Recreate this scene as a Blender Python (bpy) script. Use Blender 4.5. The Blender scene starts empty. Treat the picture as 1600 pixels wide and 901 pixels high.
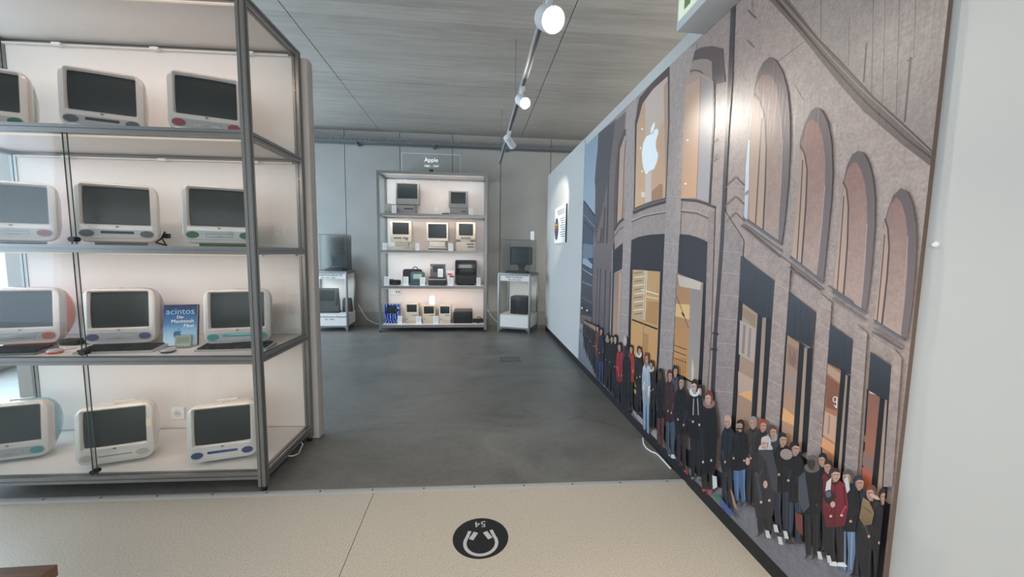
import bpy, bmesh, math, random
from mathutils import Vector, Matrix

random.seed(7)
scene = bpy.context.scene
COL = scene.collection
PI = math.pi

# ------------------------------------------------------------------ camera
F_PX, CX, CY, EYE = 606.0, 800.0, 450.5, 1.37
yw = Vector((740 - CX, 393 - CY, F_PX)).normalized()          # room depth axis seen by the lens (x right, y down, z ahead)
dn = Vector((712 - CX, 7012 - CY, F_PX)); dn = (dn - yw * dn.dot(yw)).normalized()
zw = -dn
xw = yw.cross(zw)
cam_data = bpy.data.cameras.new('camera')
cam_data.sensor_fit = 'HORIZONTAL'
cam_data.sensor_width = 36.0
cam_data.lens = F_PX / 1600.0 * 36.0
cam_data.clip_start = 0.02
cam = bpy.data.objects.new('camera', cam_data)
COL.objects.link(cam)
rot = Matrix(((xw.x, -xw.y, -xw.z), (yw.x, -yw.y, -yw.z), (zw.x, -zw.y, -zw.z)))
cam.matrix_world = Matrix.Translation((0, 0, EYE)) @ rot.to_4x4()
scene.camera = cam

# ------------------------------------------------------------------ view, world, daylight and fill
scene.view_settings.view_transform = 'Standard'
scene.view_settings.look = 'None'
scene.view_settings.gamma = 1.0
scene.view_settings.use_curve_mapping = False
scene.view_settings.exposure = 0.08

world = bpy.data.worlds.new('overcast_sky')
scene.world = world
world.use_nodes = True
bg = world.node_tree.nodes['Background']
bg.inputs[0].default_value = (0.62, 0.80, 1.0, 1)
bg.inputs[1].default_value = 2.2


def area_light(name, loc, target, sx, sy, power, color, parent=None, spread=180):
    l = bpy.data.lights.new(name, 'AREA')
    l.shape = 'RECTANGLE'; l.size = sx; l.size_y = sy
    l.energy = power; l.color = color; l.spread = math.radians(spread)
    o = bpy.data.objects.new(name, l); COL.objects.link(o)
    d = Vector(target) - Vector(loc)
    o.location = loc
    o.rotation_euler = d.to_track_quat('-Z', 'Y').to_euler()
    if parent: o.parent = parent
    return o


DAY = (0.64, 0.82, 1.0)
area_light('window_daylight', (-5.45, 5.05, 1.55), (0, 5.05, 1.0), 3.9, 2.5, 330, DAY)
area_light('window_daylight', (-5.45, 1.0, 1.55), (0, 1.0, 1.0), 3.6, 2.5, 70, DAY)
area_light('window_daylight', (0.2, -3.75, 1.75), (0.2, 0, 1.3), 6.0, 2.3, 120, (1.0, 0.95, 0.90))
area_light('window_daylight', (5.75, 3.0, 1.8), (0, 3.0, 1.8), 5.0, 2.2, 215, (1.0, 0.93, 0.86))  # fill lamp added at an unseen window to light beyond the partition

# ------------------------------------------------------------------ helpers
def ray(px, py):
    c = Vector((px - CX, py - CY, F_PX))
    return Vector((xw.dot(c), yw.dot(c), zw.dot(c)))
def at_z(px, py, z):
    d = ray(px, py); return Vector((0, 0, EYE)) + d * ((z - EYE) / d.z)
def at_x(px, py, x):
    d = ray(px, py); return Vector((0, 0, EYE)) + d * (x / d.x)
def at_y(px, py, y):
    d = ray(px, py); return Vector((0, 0, EYE)) + d * (y / d.y)

def lin(c):
    r = []
    for v in c[:3]:
        v = v / 255.0
        r.append(v / 12.92 if v <= 0.04045 else ((v + 0.055) / 1.055) ** 2.4)
    return tuple(r)

MATS = {}
def mat(name, rgb, rough=0.5, metal=0.0, noise=0.0, scale=20.0, bump=0.0, coat=0.0, spec=0.5, trans=0.0):
    """procedural principled material, sRGB 0-255 colour with optional noise mottling"""
    if name in MATS: return MATS[name]
    m = bpy.data.materials.new(name); m.use_nodes = True
    nt = m.node_tree; b = nt.nodes['Principled BSDF']
    c = lin(rgb)
    b.inputs['Base Color'].default_value = (*c, 1)
    b.inputs['Roughness'].default_value = rough
    b.inputs['Metallic'].default_value = metal
    b.inputs['Coat Weight'].default_value = coat
    b.inputs['Specular IOR Level'].default_value = spec
    b.inputs['Transmission Weight'].default_value = trans
    if noise or bump:
        tc = nt.nodes.new('ShaderNodeTexCoord')
        n = nt.nodes.new('ShaderNodeTexNoise'); n.inputs['Scale'].default_value = scale; n.inputs['Detail'].default_value = 5
        nt.links.new(tc.outputs['Object'], n.inputs['Vector'])
        if noise:
            r = nt.nodes.new('ShaderNodeMapRange')
            r.inputs['From Min'].default_value = 0.3; r.inputs['From Max'].default_value = 0.7
            r.inputs['To Min'].default_value = 1 - noise; r.inputs['To Max'].default_value = 1 + noise
            nt.links.new(n.outputs['Fac'], r.inputs['Value'])
            x = nt.nodes.new('ShaderNodeVectorMath'); x.operation = 'SCALE'
            x.inputs[0].default_value = c
            nt.links.new(r.outputs['Result'], x.inputs['Scale'])
            nt.links.new(x.outputs['Vector'], b.inputs['Base Color'])
        if bump:
            bp = nt.nodes.new('ShaderNodeBump'); bp.inputs['Strength'].default_value = bump; bp.inputs['Distance'].default_value = 0.01
            nt.links.new(n.outputs['Fac'], bp.inputs['Height'])
            nt.links.new(bp.outputs['Normal'], b.inputs['Normal'])
    MATS[name] = m
    return m

def emit(name, rgb, strength):
    if name in MATS: return MATS[name]
    m = bpy.data.materials.new(name); m.use_nodes = True
    b = m.node_tree.nodes['Principled BSDF']
    b.inputs['Base Color'].default_value = (*lin(rgb), 1)
    b.inputs['Emission Color'].default_value = (*lin(rgb), 1)
    b.inputs['Emission Strength'].default_value = strength
    MATS[name] = m
    return m

def glass_mat(name, tint, f0=0.03, rough=0.0):
    m = bpy.data.materials.new(name); m.use_nodes = True
    nt = m.node_tree; nt.nodes.clear()
    out = nt.nodes.new('ShaderNodeOutputMaterial'); mx = nt.nodes.new('ShaderNodeMixShader')
    t = nt.nodes.new('ShaderNodeBsdfTransparent'); g = nt.nodes.new('ShaderNodeBsdfGlossy'); lw = nt.nodes.new('ShaderNodeLayerWeight')
    pw = nt.nodes.new('ShaderNodeMath'); pw.operation = 'POWER'; pw.inputs[1].default_value = 4.0
    fr = nt.nodes.new('ShaderNodeMath'); fr.operation = 'MULTIPLY_ADD'; fr.inputs[1].default_value = 0.32; fr.inputs[2].default_value = f0
    lw.inputs['Blend'].default_value = 0.5
    t.inputs[0].default_value = (*tint, 1); g.inputs['Roughness'].default_value = rough; 
    nt.links.new(lw.outputs['Facing'], pw.inputs[0]); nt.links.new(pw.outputs[0], fr.inputs[0])
    nt.links.new(fr.outputs[0], mx.inputs[0]); nt.links.new(t.outputs[0], mx.inputs[1]); nt.links.new(g.outputs[0], mx.inputs[2])
    nt.links.new(mx.outputs[0], out.inputs[0])
    MATS[name] = m
    return m

GLASS = glass_mat('clear_glass', (0.98, 0.99, 0.985), 0.022)
GLASS_EDGE = mat('glass_edge', (60, 85, 82), 0.15)
ALU = mat('brushed_aluminium', (148, 146, 144), 0.38, 0.75, noise=0.04, scale=60)
ALU_DARK = mat('slot_shadow_grey', (70, 70, 72), 0.6, 0.3)
WHITE = mat('white_laminate', (226, 220, 215), 0.45, noise=0.015, scale=6)
OFFWHITE = mat('white_paint', (216, 218, 217), 0.55, noise=0.02, scale=3)
BLACK = mat('black_plastic', (22, 22, 24), 0.42)
BLACKPAINT = mat('black_skirting', (24, 25, 27), 0.6)
PAPER = mat('white_card', (236, 236, 234), 0.7)
INK = mat('black_ink', (25, 25, 28), 0.7)
SCREEN = mat('picture_tube_glass', (48, 54, 55), 0.30, spec=0.3)
BEIGE = mat('beige_plastic', (206, 194, 174), 0.5, noise=0.03, scale=8)
BEIGE_L = mat('pale_beige_plastic', (214, 205, 190), 0.5, noise=0.03, scale=8)
GREYPL = mat('grey_plastic', (138, 134, 128), 0.5, noise=0.03, scale=8)
CHAR = mat('charcoal_plastic', (48, 49, 52), 0.5, noise=0.05, scale=10)


class MB:
    """collects boxes, lofts and tubes in one bmesh; build() links it as one mesh object"""
    def __init__(s): s.bm = bmesh.new()
    def box(s, x0, x1, y0, y1, z0, z1, bevel=0.0, seg=2):
        vs = [s.bm.verts.new(p) for p in ((x0,y0,z0),(x1,y0,z0),(x1,y1,z0),(x0,y1,z0),(x0,y0,z1),(x1,y0,z1),(x1,y1,z1),(x0,y1,z1))]
        fs = [s.bm.faces.new([vs[i] for i in q]) for q in ((0,3,2,1),(4,5,6,7),(0,1,5,4),(1,2,6,5),(2,3,7,6),(3,0,4,7))]
        if bevel > 0:
            es = list({e for f in fs for e in f.edges})
            bmesh.ops.bevel(s.bm, geom=es, offset=bevel, segments=seg, profile=0.6, affect='EDGES')
        return s
    def loft(s, rings, cap0=True, cap1=True, closed=True):
        R = [[s.bm.verts.new(p) for p in r] for r in rings]
        n = len(R[0])
        for a, b in zip(R, R[1:]):
            for i in range(n if closed else n - 1):
                j = (i + 1) % n
                s.bm.faces.new((a[i], a[j], b[j], b[i]))
        if cap0: s.bm.faces.new(list(reversed(R[0])))
        if cap1: s.bm.faces.new(R[-1])
        return s
    def tube(s, pts, r, n=7):
        pts = [Vector(p) for p in pts]
        rings = []
        up = Vector((0, 0, 1))
        for i, p in enumerate(pts):
            t = (pts[min(i+1, len(pts)-1)] - pts[max(i-1, 0)]).normalized()
            a = t.cross(up)
            if a.length < 1e-3: a = t.cross(Vector((0, 1, 0)))
            a.normalize(); b = t.cross(a)
            rr = r[i] if isinstance(r, (list, tuple)) else r
            rings.append([p + (a * math.cos(2*PI*k/n) + b * math.sin(2*PI*k/n)) * rr for k in range(n)])
        return s.loft(rings)
    def disc(s, c, rx, rz, y0, y1, n=20):
        """elliptic slab in the xz plane from y0 to y1"""
        return s.loft([[(c[0] + rx*math.cos(2*PI*k/n), y, c[1] + rz*math.sin(2*PI*k/n)) for k in range(n)] for y in (y0, y1)])
    def cyl(s, c, r, z0, z1, n=16, r1=None):
        r1 = r if r1 is None else r1
        return s.loft([[(c[0]+q*math.cos(2*PI*k/n), c[1]+q*math.sin(2*PI*k/n), z) for k in range(n)] for q, z in ((r, z0), (r1, z1))])
    def xform(s, m):
        bmesh.ops.transform(s.bm, matrix=m, verts=s.bm.verts); return s
    def build(s, name, material, parent=None, smooth=False):
        bmesh.ops.recalc_face_normals(s.bm, faces=s.bm.faces)
        me = bpy.data.meshes.new(name); s.bm.to_mesh(me); s.bm.free()
        me.materials.append(material)
        if smooth:
            for p in me.polygons: p.use_smooth = True
            try: me.set_sharp_from_angle(angle=math.radians(38))
            except Exception: pass
        o = bpy.data.objects.new(name, me); COL.objects.link(o)
        if parent: o.parent = parent
        return o


def B(name, x0, x1, y0, y1, z0, z1, material, parent=None, bevel=0.0):
    return MB().box(x0, x1, y0, y1, z0, z1, bevel).build(name, material, parent, smooth=bevel > 0)

def tag(o, label=None, cat=None, group=None, kind=None):
    if label: o['label'] = label
    if cat: o['category'] = cat
    if group: o['group'] = group
    if kind: o['kind'] = kind
    return o

def thing(name, label, cat, loc=(0, 0, 0), rz=0.0, group=None):
    o = bpy.data.objects.new(name, None); COL.objects.link(o)
    o.empty_display_size = 0.05
    o.location = loc; o.rotation_euler = (0, 0, rz)
    return tag(o, label, cat, group)

def copy_tree(o, parent=None):
    c = o.copy(); COL.objects.link(c)
    if parent: c.parent = parent
    for ch in list(o.children): copy_tree(ch, c)
    return c

def rrect(w, h, r, cx, cz, y, n=4, tilt=0.0):
    """rounded rectangle loop in the xz plane at depth y"""
    r = min(r, w/2 - 1e-4, h/2 - 1e-4)
    pts = []
    for qx, qz, a0 in ((1, 1, 0), (-1, 1, 90), (-1, -1, 180), (1, -1, 270)):
        for k in range(n + 1):
            a = math.radians(a0 + 90 * k / n)
            pts.append((cx + qx*(w/2 - r) + r*math.cos(a), y, cz + qz*(h/2 - r) + r*math.sin(a)))
    return pts

def text(name, body, size, material, parent, origin, right, up, align='CENTER', depth=0.0006, squash=1.0):
    """flat lettering as mesh; origin is the baseline point, right/up are unit vectors"""
    cu = bpy.data.curves.new(name, 'FONT'); cu.body = body; cu.size = size; cu.align_x = align; cu.extrude = depth
    cu.resolution_u = 3
    tmp = bpy.data.objects.new(name + '_tmp', cu); COL.objects.link(tmp)
    bpy.context.view_layer.update()
    me = bpy.data.meshes.new_from_object(tmp.evaluated_get(bpy.context.evaluated_depsgraph_get()))
    bpy.data.objects.remove(tmp); bpy.data.curves.remove(cu)
    right = Vector(right).normalized(); up = Vector(up).normalized(); nrm = right.cross(up)
    m = Matrix(((right.x*squash, up.x, nrm.x, origin[0]), (right.y*squash, up.y, nrm.y, origin[1]), (right.z*squash, up.z, nrm.z, origin[2]), (0, 0, 0, 1)))
    me.transform(m)
    me.materials.clear(); me.materials.append(material)
    me.name = name
    o = bpy.data.objects.new(name, me); COL.objects.link(o)
    if parent: o.parent = parent
    return o

# ------------------------------------------------------------------ surface materials of the room
def node_mat(name):
    m = bpy.data.materials.new(name); m.use_nodes = True
    MATS[name] = m
    nt = m.node_tree
    return m, nt, nt.nodes['Principled BSDF'], nt.nodes.new, nt.links.new

def ramp(nt, stops):
    r = nt.nodes.new('ShaderNodeValToRGB')
    el = r.color_ramp.elements
    while len(el) < len(stops): el.new(0.5)
    for e, (p, c) in zip(el, stops):
        e.position = p; e.color = (*lin(c), 1)
    return r

def polished_concrete():
    m, nt, b, N, L = node_mat('polished_concrete')
    tc = N('ShaderNodeTexCoord'); mp = N('ShaderNodeMapping'); mp.inputs['Scale'].default_value = (0.75, 1.25, 1)
    mp.inputs['Rotation'].default_value = (0, 0, 0.5)
    n1 = N('ShaderNodeTexNoise'); n1.inputs['Scale'].default_value = 1.3; n1.inputs['Detail'].default_value = 7; n1.inputs['Roughness'].default_value = 0.62; n1.inputs['Distortion'].default_value = 1.4
    n2 = N('ShaderNodeTexNoise'); n2.inputs['Scale'].default_value = 26; n2.inputs['Detail'].default_value = 4
    L(tc.outputs['Object'], mp.inputs[0]); L(mp.outputs[0], n1.inputs['Vector']); L(tc.outputs['Object'], n2.inputs['Vector'])
    r = ramp(nt, [(0.28, (94, 91, 87)), (0.46, (116, 113, 108)), (0.58, (124, 121, 115)), (0.76, (142, 138, 131))])
    L(n1.outputs['Fac'], r.inputs[0])
    mx = N('ShaderNodeMix'); mx.data_type = 'RGBA'; mx.blend_type = 'OVERLAY'; mx.inputs['Factor'].default_value = 0.18
    L(r.outputs[0], mx.inputs['A']); L(n2.outputs['Fac'], mx.inputs['B']); L(mx.outputs['Result'], b.inputs['Base Color'])
    rr = N('ShaderNodeMapRange'); rr.inputs['To Min'].default_value = 0.28; rr.inputs['To Max'].default_value = 0.50
    L(n1.outputs['Fac'], rr.inputs['Value']); L(rr.outputs[0], b.inputs['Roughness'])
    return m

def speckled_vinyl():
    m, nt, b, N, L = node_mat('speckled_vinyl')
    tc = N('ShaderNodeTexCoord')
    n1 = N('ShaderNodeTexNoise'); n1.inputs['Scale'].default_value = 160; n1.inputs['Detail'].default_value = 3
    v = N('ShaderNodeTexVoronoi'); v.inputs['Scale'].default_value = 95
    L(tc.outputs['Object'], n1.inputs['Vector']); L(tc.outputs['Object'], v.inputs['Vector'])
    r = ramp(nt, [(0.30, (188, 174, 156)), (0.5, (208, 195, 178)), (0.68, (220, 209, 193))])
    L(n1.outputs['Fac'], r.inputs[0])
    s = ramp(nt, [(0.0, (140, 122, 104)), (0.10, (150, 134, 116)), (0.16, (255, 255, 255))])
    L(v.outputs['Distance'], s.inputs[0])
    mx = N('ShaderNodeMix'); mx.data_type = 'RGBA'; mx.blend_type = 'MULTIPLY'; mx.inputs['Factor'].default_value = 0.55
    L(r.outputs[0], mx.inputs['A']); L(s.outputs[0], mx.inputs['B']); L(mx.outputs['Result'], b.inputs['Base Color'])
    b.inputs['Roughness'].default_value = 0.42
    return m

def board_concrete():
    """board-marked ceiling concrete: a tone per board, stretched grain, stains"""
    m, nt, b, N, L = node_mat('board_marked_concrete')
    tc = N('ShaderNodeTexCoord'); sp = N('ShaderNodeSeparateXYZ'); L(tc.outputs['Object'], sp.inputs[0])
    d = N('ShaderNodeMath'); d.operation = 'DIVIDE'; d.inputs[1].default_value = 0.19; L(sp.outputs['Y'], d.inputs[0])
    fl = N('ShaderNodeMath'); fl.operation = 'FLOOR'; L(d.outputs[0], fl.inputs[0])
    wn = N('ShaderNodeTexWhiteNoise'); wn.noise_dimensions = '1D'; L(fl.outputs[0], wn.inputs['W'])
    mp = N('ShaderNodeMapping'); mp.inputs['Scale'].default_value = (0.9, 11, 1); L(tc.outputs['Object'], mp.inputs[0])
    g = N('ShaderNodeTexNoise'); g.inputs['Scale'].default_value = 2.2; g.inputs['Detail'].default_value = 6; g.inputs['Roughness'].default_value = 0.65
    L(mp.outputs[0], g.inputs['Vector'])
    big = N('ShaderNodeTexNoise'); big.inputs['Scale'].default_value = 0.7; big.inputs['Detail'].default_value = 4; L(tc.outputs['Object'], big.inputs['Vector'])
    r = ramp(nt, [(0.1, (142, 135, 127)), (0.5, (164, 157, 149)), (0.9, (182, 176, 167))])
    a1 = N('ShaderNodeMath'); a1.operation = 'MULTIPLY_ADD'; a1.inputs[1].default_value = 0.22; L(wn.outputs['Value'], a1.inputs[0]); L(g.outputs['Fac'], a1.inputs[2])
    a2 = N('ShaderNodeMath'); a2.operation = 'MULTIPLY_ADD'; a2.inputs[1].default_value = 0.5; a2.inputs[2].default_value = -0.34; L(big.outputs['Fac'], a2.inputs[0])
    a3 = N('ShaderNodeMath'); a3.operation = 'ADD'; L(a1.outputs[0], a3.inputs[0]); L(a2.outputs[0], a3.inputs[1])
    L(a3.outputs[0], r.inputs[0]); L(r.outputs[0], b.inputs['Base Color'])
    b.inputs['Roughness'].default_value = 0.72
    bp = N('ShaderNodeBump'); bp.inputs['Strength'].default_value = 0.25; bp.inputs['Distance'].default_value = 0.01
    L(a1.outputs[0], bp.inputs['Height']); L(bp.outputs[0], b.inputs['Normal'])
    return m

CONC_FLOOR = polished_concrete(); VINYL = speckled_vinyl(); CONC_CEIL = board_concrete()
CONC_WALL = mat('smooth_concrete', (158, 156, 151), 0.62, noise=0.06, scale=1.6, bump=0.03)
CONC_DARK = mat('concrete_plinth', (138, 137, 132), 0.65, noise=0.05, scale=3)
WALLPAINT = mat('pale_wall_paint', (198, 196, 192), 0.5, noise=0.012, scale=2.5)

def poly_prism(name, pts, z0, z1, material, parent=None):
    return MB().loft([[(x, y, z) for x, y in pts] for z in (z0, z1)]).build(name, material, parent)

# ------------------------------------------------------------------ floor
SL = (2.118 - 2.187) / 2.42                       # the threshold runs a little askew
def thr(x, off=0.0): return 2.187 + (x + 1.14) * SL + off
XL, XR, YB, YF, CEIL = -5.2, 5.5, 7.24, -3.5, 3.45
fl = poly_prism('floor', [(XL, thr(XL)), (XR, thr(XR)), (XR, YB), (XL, YB)], -0.12, 0.0, CONC_FLOOR); tag(fl, kind='structure')
fv = poly_prism('floor_vinyl', [(XL, YF), (XR, YF), (XR, thr(XR, -0.002)), (XL, thr(XL, -0.002))], -0.12, -0.004, mat('seam_filler', (60, 54, 48), 0.8)); tag(fv, kind='structure')
poly_prism('vinyl_sheet', [(XL, YF), (-0.562, YF), (-0.560, thr(-0.56, -0.002)), (XL, thr(XL, -0.002))], -0.004, 0.0, VINYL, fv)
poly_prism('vinyl_sheet', [(-0.5585, YF), (XR, YF), (XR, thr(XR, -0.002)), (-0.5565, thr(-0.56, -0.002))], -0.004, 0.0, VINYL, fv)
# threshold strip with screws
tr = MB().loft([[(x, thr(x, o), z) for o, z in ((-0.026, 0.0005), (-0.018, 0.004), (0, 0.0055), (0.018, 0.004), (0.026, 0.0005))] for x in (-2.9, 1.285)]).build('trim_1', mat('anodised_strip', (196, 193, 187), 0.42, 0.15), smooth=True)
tag(tr, kind='structure')
SCREWM = mat('screw_steel', (95, 93, 90), 0.4, 0.8)
for k in range(14):
    x = -2.6 + k * 0.29
    MB().cyl((x, thr(x)), 0.0055, 0.005, 0.0066, 10).build('screw', SCREWM, tr)

# ------------------------------------------------------------------ ceiling with formwork panels
ce = B('ceiling', XL - 0.2, XR + 0.2, YF - 0.2, YB + 0.2, CEIL + 0.012, CEIL + 0.25, mat('joint_grey', (92, 90, 86), 0.8)); tag(ce, kind='structure')
xs = [XL, -4.1, -1.645, 0.85, 3.3, XR]; ys = [YF, -1.6, 0.75, 2.95, 5.17, YB]
for i in range(5):
    for j in range(5):
        g = 0.004
        B('formwork_panel', xs[i] + g, xs[i+1] - g, ys[j] + g, ys[j+1] - g, CEIL + 0.002 * ((i + j) % 2), CEIL + 0.02, CONC_CEIL, ce)

# ------------------------------------------------------------------ walls
wb = B('wall_back', XL - 0.2, XR + 0.2, YB + 0.02, YB + 0.25, 0, CEIL + 0.01, mat('wall_joint', (88, 88, 86), 0.8)); tag(wb, kind='structure')
px = [-5.2, -4.10, -3.18, -2.256, -1.309, -0.385, 0.486, 1.41, 2.33, 3.25, 4.17, 5.5]
for a, b in zip(px, px[1:]):
    B('wall_panel', a + 0.005, b - 0.005, YB, YB + 0.03, 0.25, CEIL, CONC_WALL, wb)
bb = B('baseboard_back', XL, XR, YB - 0.004, YB + 0.03, 0, 0.247, CONC_DARK); tag(bb, kind='structure')  # strip at the wall foot, toned darker than the panels above

# partition with the mural (a 2.69 m high dividing wall)
WX = 1.27
wr = B('wall_right', WX + 0.014, WX + 0.15, -2.2, 6.73, 0.0, 2.687, WALLPAINT); tag(wr, kind='structure')
B('wall_panel', WX, WX + 0.014, 4.497, 6.73, 0.085, 2.687, WALLPAINT, wr)
B('wall_panel', WX + 0.004, WX + 0.014, 0.992, 4.485, 2.60, 2.687, WALLPAINT, wr)
br = B('baseboard_right', WX + 0.008, WX + 0.014, -2.2, 6.73, 0, 0.085, BLACKPAINT); tag(br, kind='structure')
# wall plug beside the mural
pc = at_x(1462, 382, WX + 0.013)
plug = MB().loft([[(WX + 0.014 - d, pc.y + r*math.cos(2*PI*k/14), pc.z + r*math.sin(2*PI*k/14)) for k in range(14)] for d, r in ((0, .0085), (.004, .008), (.007, .0055))]).build('wall_plug', PAPER, smooth=True)
tag(plug, 'small round white plug on the bare wall right of the mural', 'wall plug')

# side, front and outer walls with window openings (daylight and the added outer fill come from here)
FRAME = mat('window_frame_grey', (120, 124, 128), 0.45, 0.2)
def window_wall(name, axis, pos, a0, a1, opens, z0, z1, first):
    """wall along an axis with openings; returns the wall object"""
    def wbox(nm, p, q, zz0, zz1, m, par=None, t0=0.0, t1=0.2):
        s = 1 if pos > 0 else -1
        lo, hi = sorted((pos + s*t0, pos + s*t1))
        if axis == 'y': return B(nm, lo, hi, p, q, zz0, zz1, m, par)
        return B(nm, p, q, lo, hi, zz0, zz1, m, par)
    w = wbox(name, a0, a1, 0, z0, WALLPAINT); tag(w, kind='structure')
    wbox('lintel', a0, a1, z1, CEIL, WALLPAINT, w)
    edges = [a0] + [e for o in opens for e in o] + [a1]
    for p, q in zip(edges[0::2], edges[1::2]):
        if q - p > 0.01: wbox('pier', p, q, z0, z1, WALLPAINT, w)
    for k, (p, q) in enumerate(opens):
        wn = wbox('window_%d' % (first + k), p, q, z0, z0 + 0.05, FRAME, None, 0.06, 0.12); tag(wn, kind='structure')
        wbox('frame_rail', p, q, z1 - 0.05, z1, FRAME, wn, 0.06, 0.12)
        n = max(2, round((q - p) / 0.95)); st = (q - p) / n
        for i in range(n + 1):
            c = p + i * st
            wbox('mullion', max(p, c - 0.03), min(q, c + 0.03), z0 + 0.05, z1 - 0.05, FRAME, wn, 0.06, 0.12)
            if i < n: wbox('pane', c + 0.03, c + st - 0.03, z0 + 0.05, z1 - 0.05, GLASS, wn, 0.088, 0.094)
    return w
window_wall('wall_left', 'y', XL, YF, YB, [(-0.8, 2.75), (3.1, 7.0)], 0.30, 2.80, 1)
window_wall('wall_front', 'x', YF, XL, XR, [(-2.8, 3.2)], 0.7, 2.9, 3)
window_wall('wall_outer', 'y', XR, YF, YB, [(0.5, 5.5)], 0.8, 2.9, 4)

# leafy shrubs outside the left windows
LEAF = mat('hedge_leaf', (70, 120, 50), 0.6, noise=0.2, scale=8)
hm = MB()
for k in range(420):
    c = Vector((-5.75 + random.uniform(-0.12, 0.12), random.uniform(2.9, 4.5), random.uniform(0.2, 1.6)))
    a = Vector((random.uniform(-1, 1), random.uniform(-1, 1), random.uniform(-1, 1))).normalized() * 0.06
    bvec = a.orthogonal().normalized() * 0.028
    vs = [hm.bm.verts.new(c + v) for v in (-a, bvec, a, -bvec)]
    hm.bm.faces.new(vs)
for k in range(6):
    hm.tube([(-5.75, 3.0 + k*0.28, -0.1), (-5.75, 3.05 + k*0.28, 1.2)], 0.012, 5)
hedge = hm.build('hedge', LEAF); tag(hedge, 'green leafy hedge outside the window behind the left cabinet', 'hedge', kind='stuff')
gr = B('ground_outside', XL - 6, XL - 0.2, YF, YB + 1, -0.3, -0.12, mat('outside_paving', (150, 150, 145), 0.8, noise=0.1, scale=5)); tag(gr, kind='structure')

# ------------------------------------------------------------------ display cabinets of slotted aluminium profile
def slot_section(s=0.04, w=0.008, d=0.007):
    h = s / 2; q = w / 2
    side = [(-h, -h), (-q, -h), (-q, -h + d), (q, -h + d), (q, -h)]
    out = []
    for k in range(4):
        c, sn = math.cos(k*PI/2), math.sin(k*PI/2)
        out += [(x*c - y*sn, x*sn + y*c) for x, y in side]
    return out

def profile(name, p0, p1, material, parent, s=0.04):
    p0, p1 = Vector(p0), Vector(p1)
    t = (p1 - p0).normalized()
    u = Vector((1, 0, 0)) if abs(t.x) < 0.5 else Vector((0, 1, 0))
    v = t.cross(u); sec = slot_section(s)
    return MB().loft([[p + u*a + v*b for a, b in sec] for p in (p0, p1)]).build(name, material, parent)

SHELF_Z = (0.118, 0.782, 1.380, 1.985)
CAB_W, CAB_D, CAB_H = 1.80, 0.62, 2.665
WARM = (1.0, 0.77, 0.64)

def cabinet(label, loc, rz, doors, led_power, led_colors):
    t = thing('display_cabinet', label, 'display cabinet', loc, rz)
    W, D, H = CAB_W, CAB_D, CAB_H
    for x in (-W + 0.02, -0.02):
        for y in (0.02, D - 0.02):
            p = profile('post', (x, y, 0.03), (x, y, H), ALU, t)
            MB().cyl((x, y), 0.016, 0.0, 0.03, 12).build('foot', BLACK, p)
    levels = list(SHELF_Z) + [H]
    for k, z in enumerate(levels):
        zc = z - 0.022
        for y in (0.02, D - 0.02):
            profile('rail', (-W + 0.04, y, zc), (-0.04, y, zc), ALU, t)
        for x in (-W + 0.02, -0.02):
            profile('rail', (x, 0.04, zc), (x, D - 0.04, zc), ALU, t)
        B('shelf_board' if k < 4 else 'top_panel', -W + 0.041, -0.041, 0.041, D - 0.041, z - 0.02, z - 0.001, WHITE, t)
    tops = [levels[k + 1] - 0.042 for k in range(4)]
    for k in range(4):
        z0, z1 = levels[k], tops[k]
        B('back_panel', -W + 0.041, -0.041, D - 0.036, D - 0.028, z0, z1, WHITE, t)
        B('side_pane', -0.023, -0.017, 0.041, D - 0.041, z0, z1, GLASS, t)
        B('side_pane', -W + 0.017, -W + 0.023, 0.041, D - 0.041, z0, z1, GLASS, t)
        # cable lip with clips high on the back panel
        lip = B('cable_lip', -W + 0.05, -0.05, D - 0.062, D - 0.037, z1 - 0.012, z1 - 0.002, WHITE, t)
        for x in (-1.42, -0.85, -0.28):
            B('clip', x - 0.024, x + 0.024, D - 0.085, D - 0.060, z1 - 0.019, z1 - 0.003, PAPER, lip)
        # lamp strip behind the front rail
        st = B('light_strip', -W + 0.06, -0.06, 0.042, 0.056, z1 - 0.008, z1 - 0.001, emit('strip_diffuser', (255, 235, 215), 0.15), t)
        area_light('strip_light', (-W/2, 0.06, z1 - 0.012), (-W/2, 0.06 + 0.55, z1 - 0.012 - 0.62), W - 0.14, 0.02, led_power[k], led_colors[k], t, 125)
        if doors[k]:
            a = B('sliding_door', -W + 0.042, -W/2 + 0.012, 0.006, 0.011, z0 + 0.002, z1, GLASS, t)
            b = B('sliding_door', -W/2 - 0.018, -0.042, 0.016, 0.021, z0 + 0.002, z1, GLASS, t)
            B('pane_edge', -W/2 + 0.012, -W/2 + 0.0145, 0.006, 0.011, z0 + 0.002, z1, GLASS_EDGE, a)
            B('pane_edge', -W/2 - 0.0205, -W/2 - 0.018, 0.016, 0.021, z0 + 0.002, z1, GLASS_EDGE, b)
            MB().disc((-W/2 + 0.004, z0 + 0.026), 0.017, 0.013, -0.010, 0.024).build('door_lock', BLACK, a, True)
    return t

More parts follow.
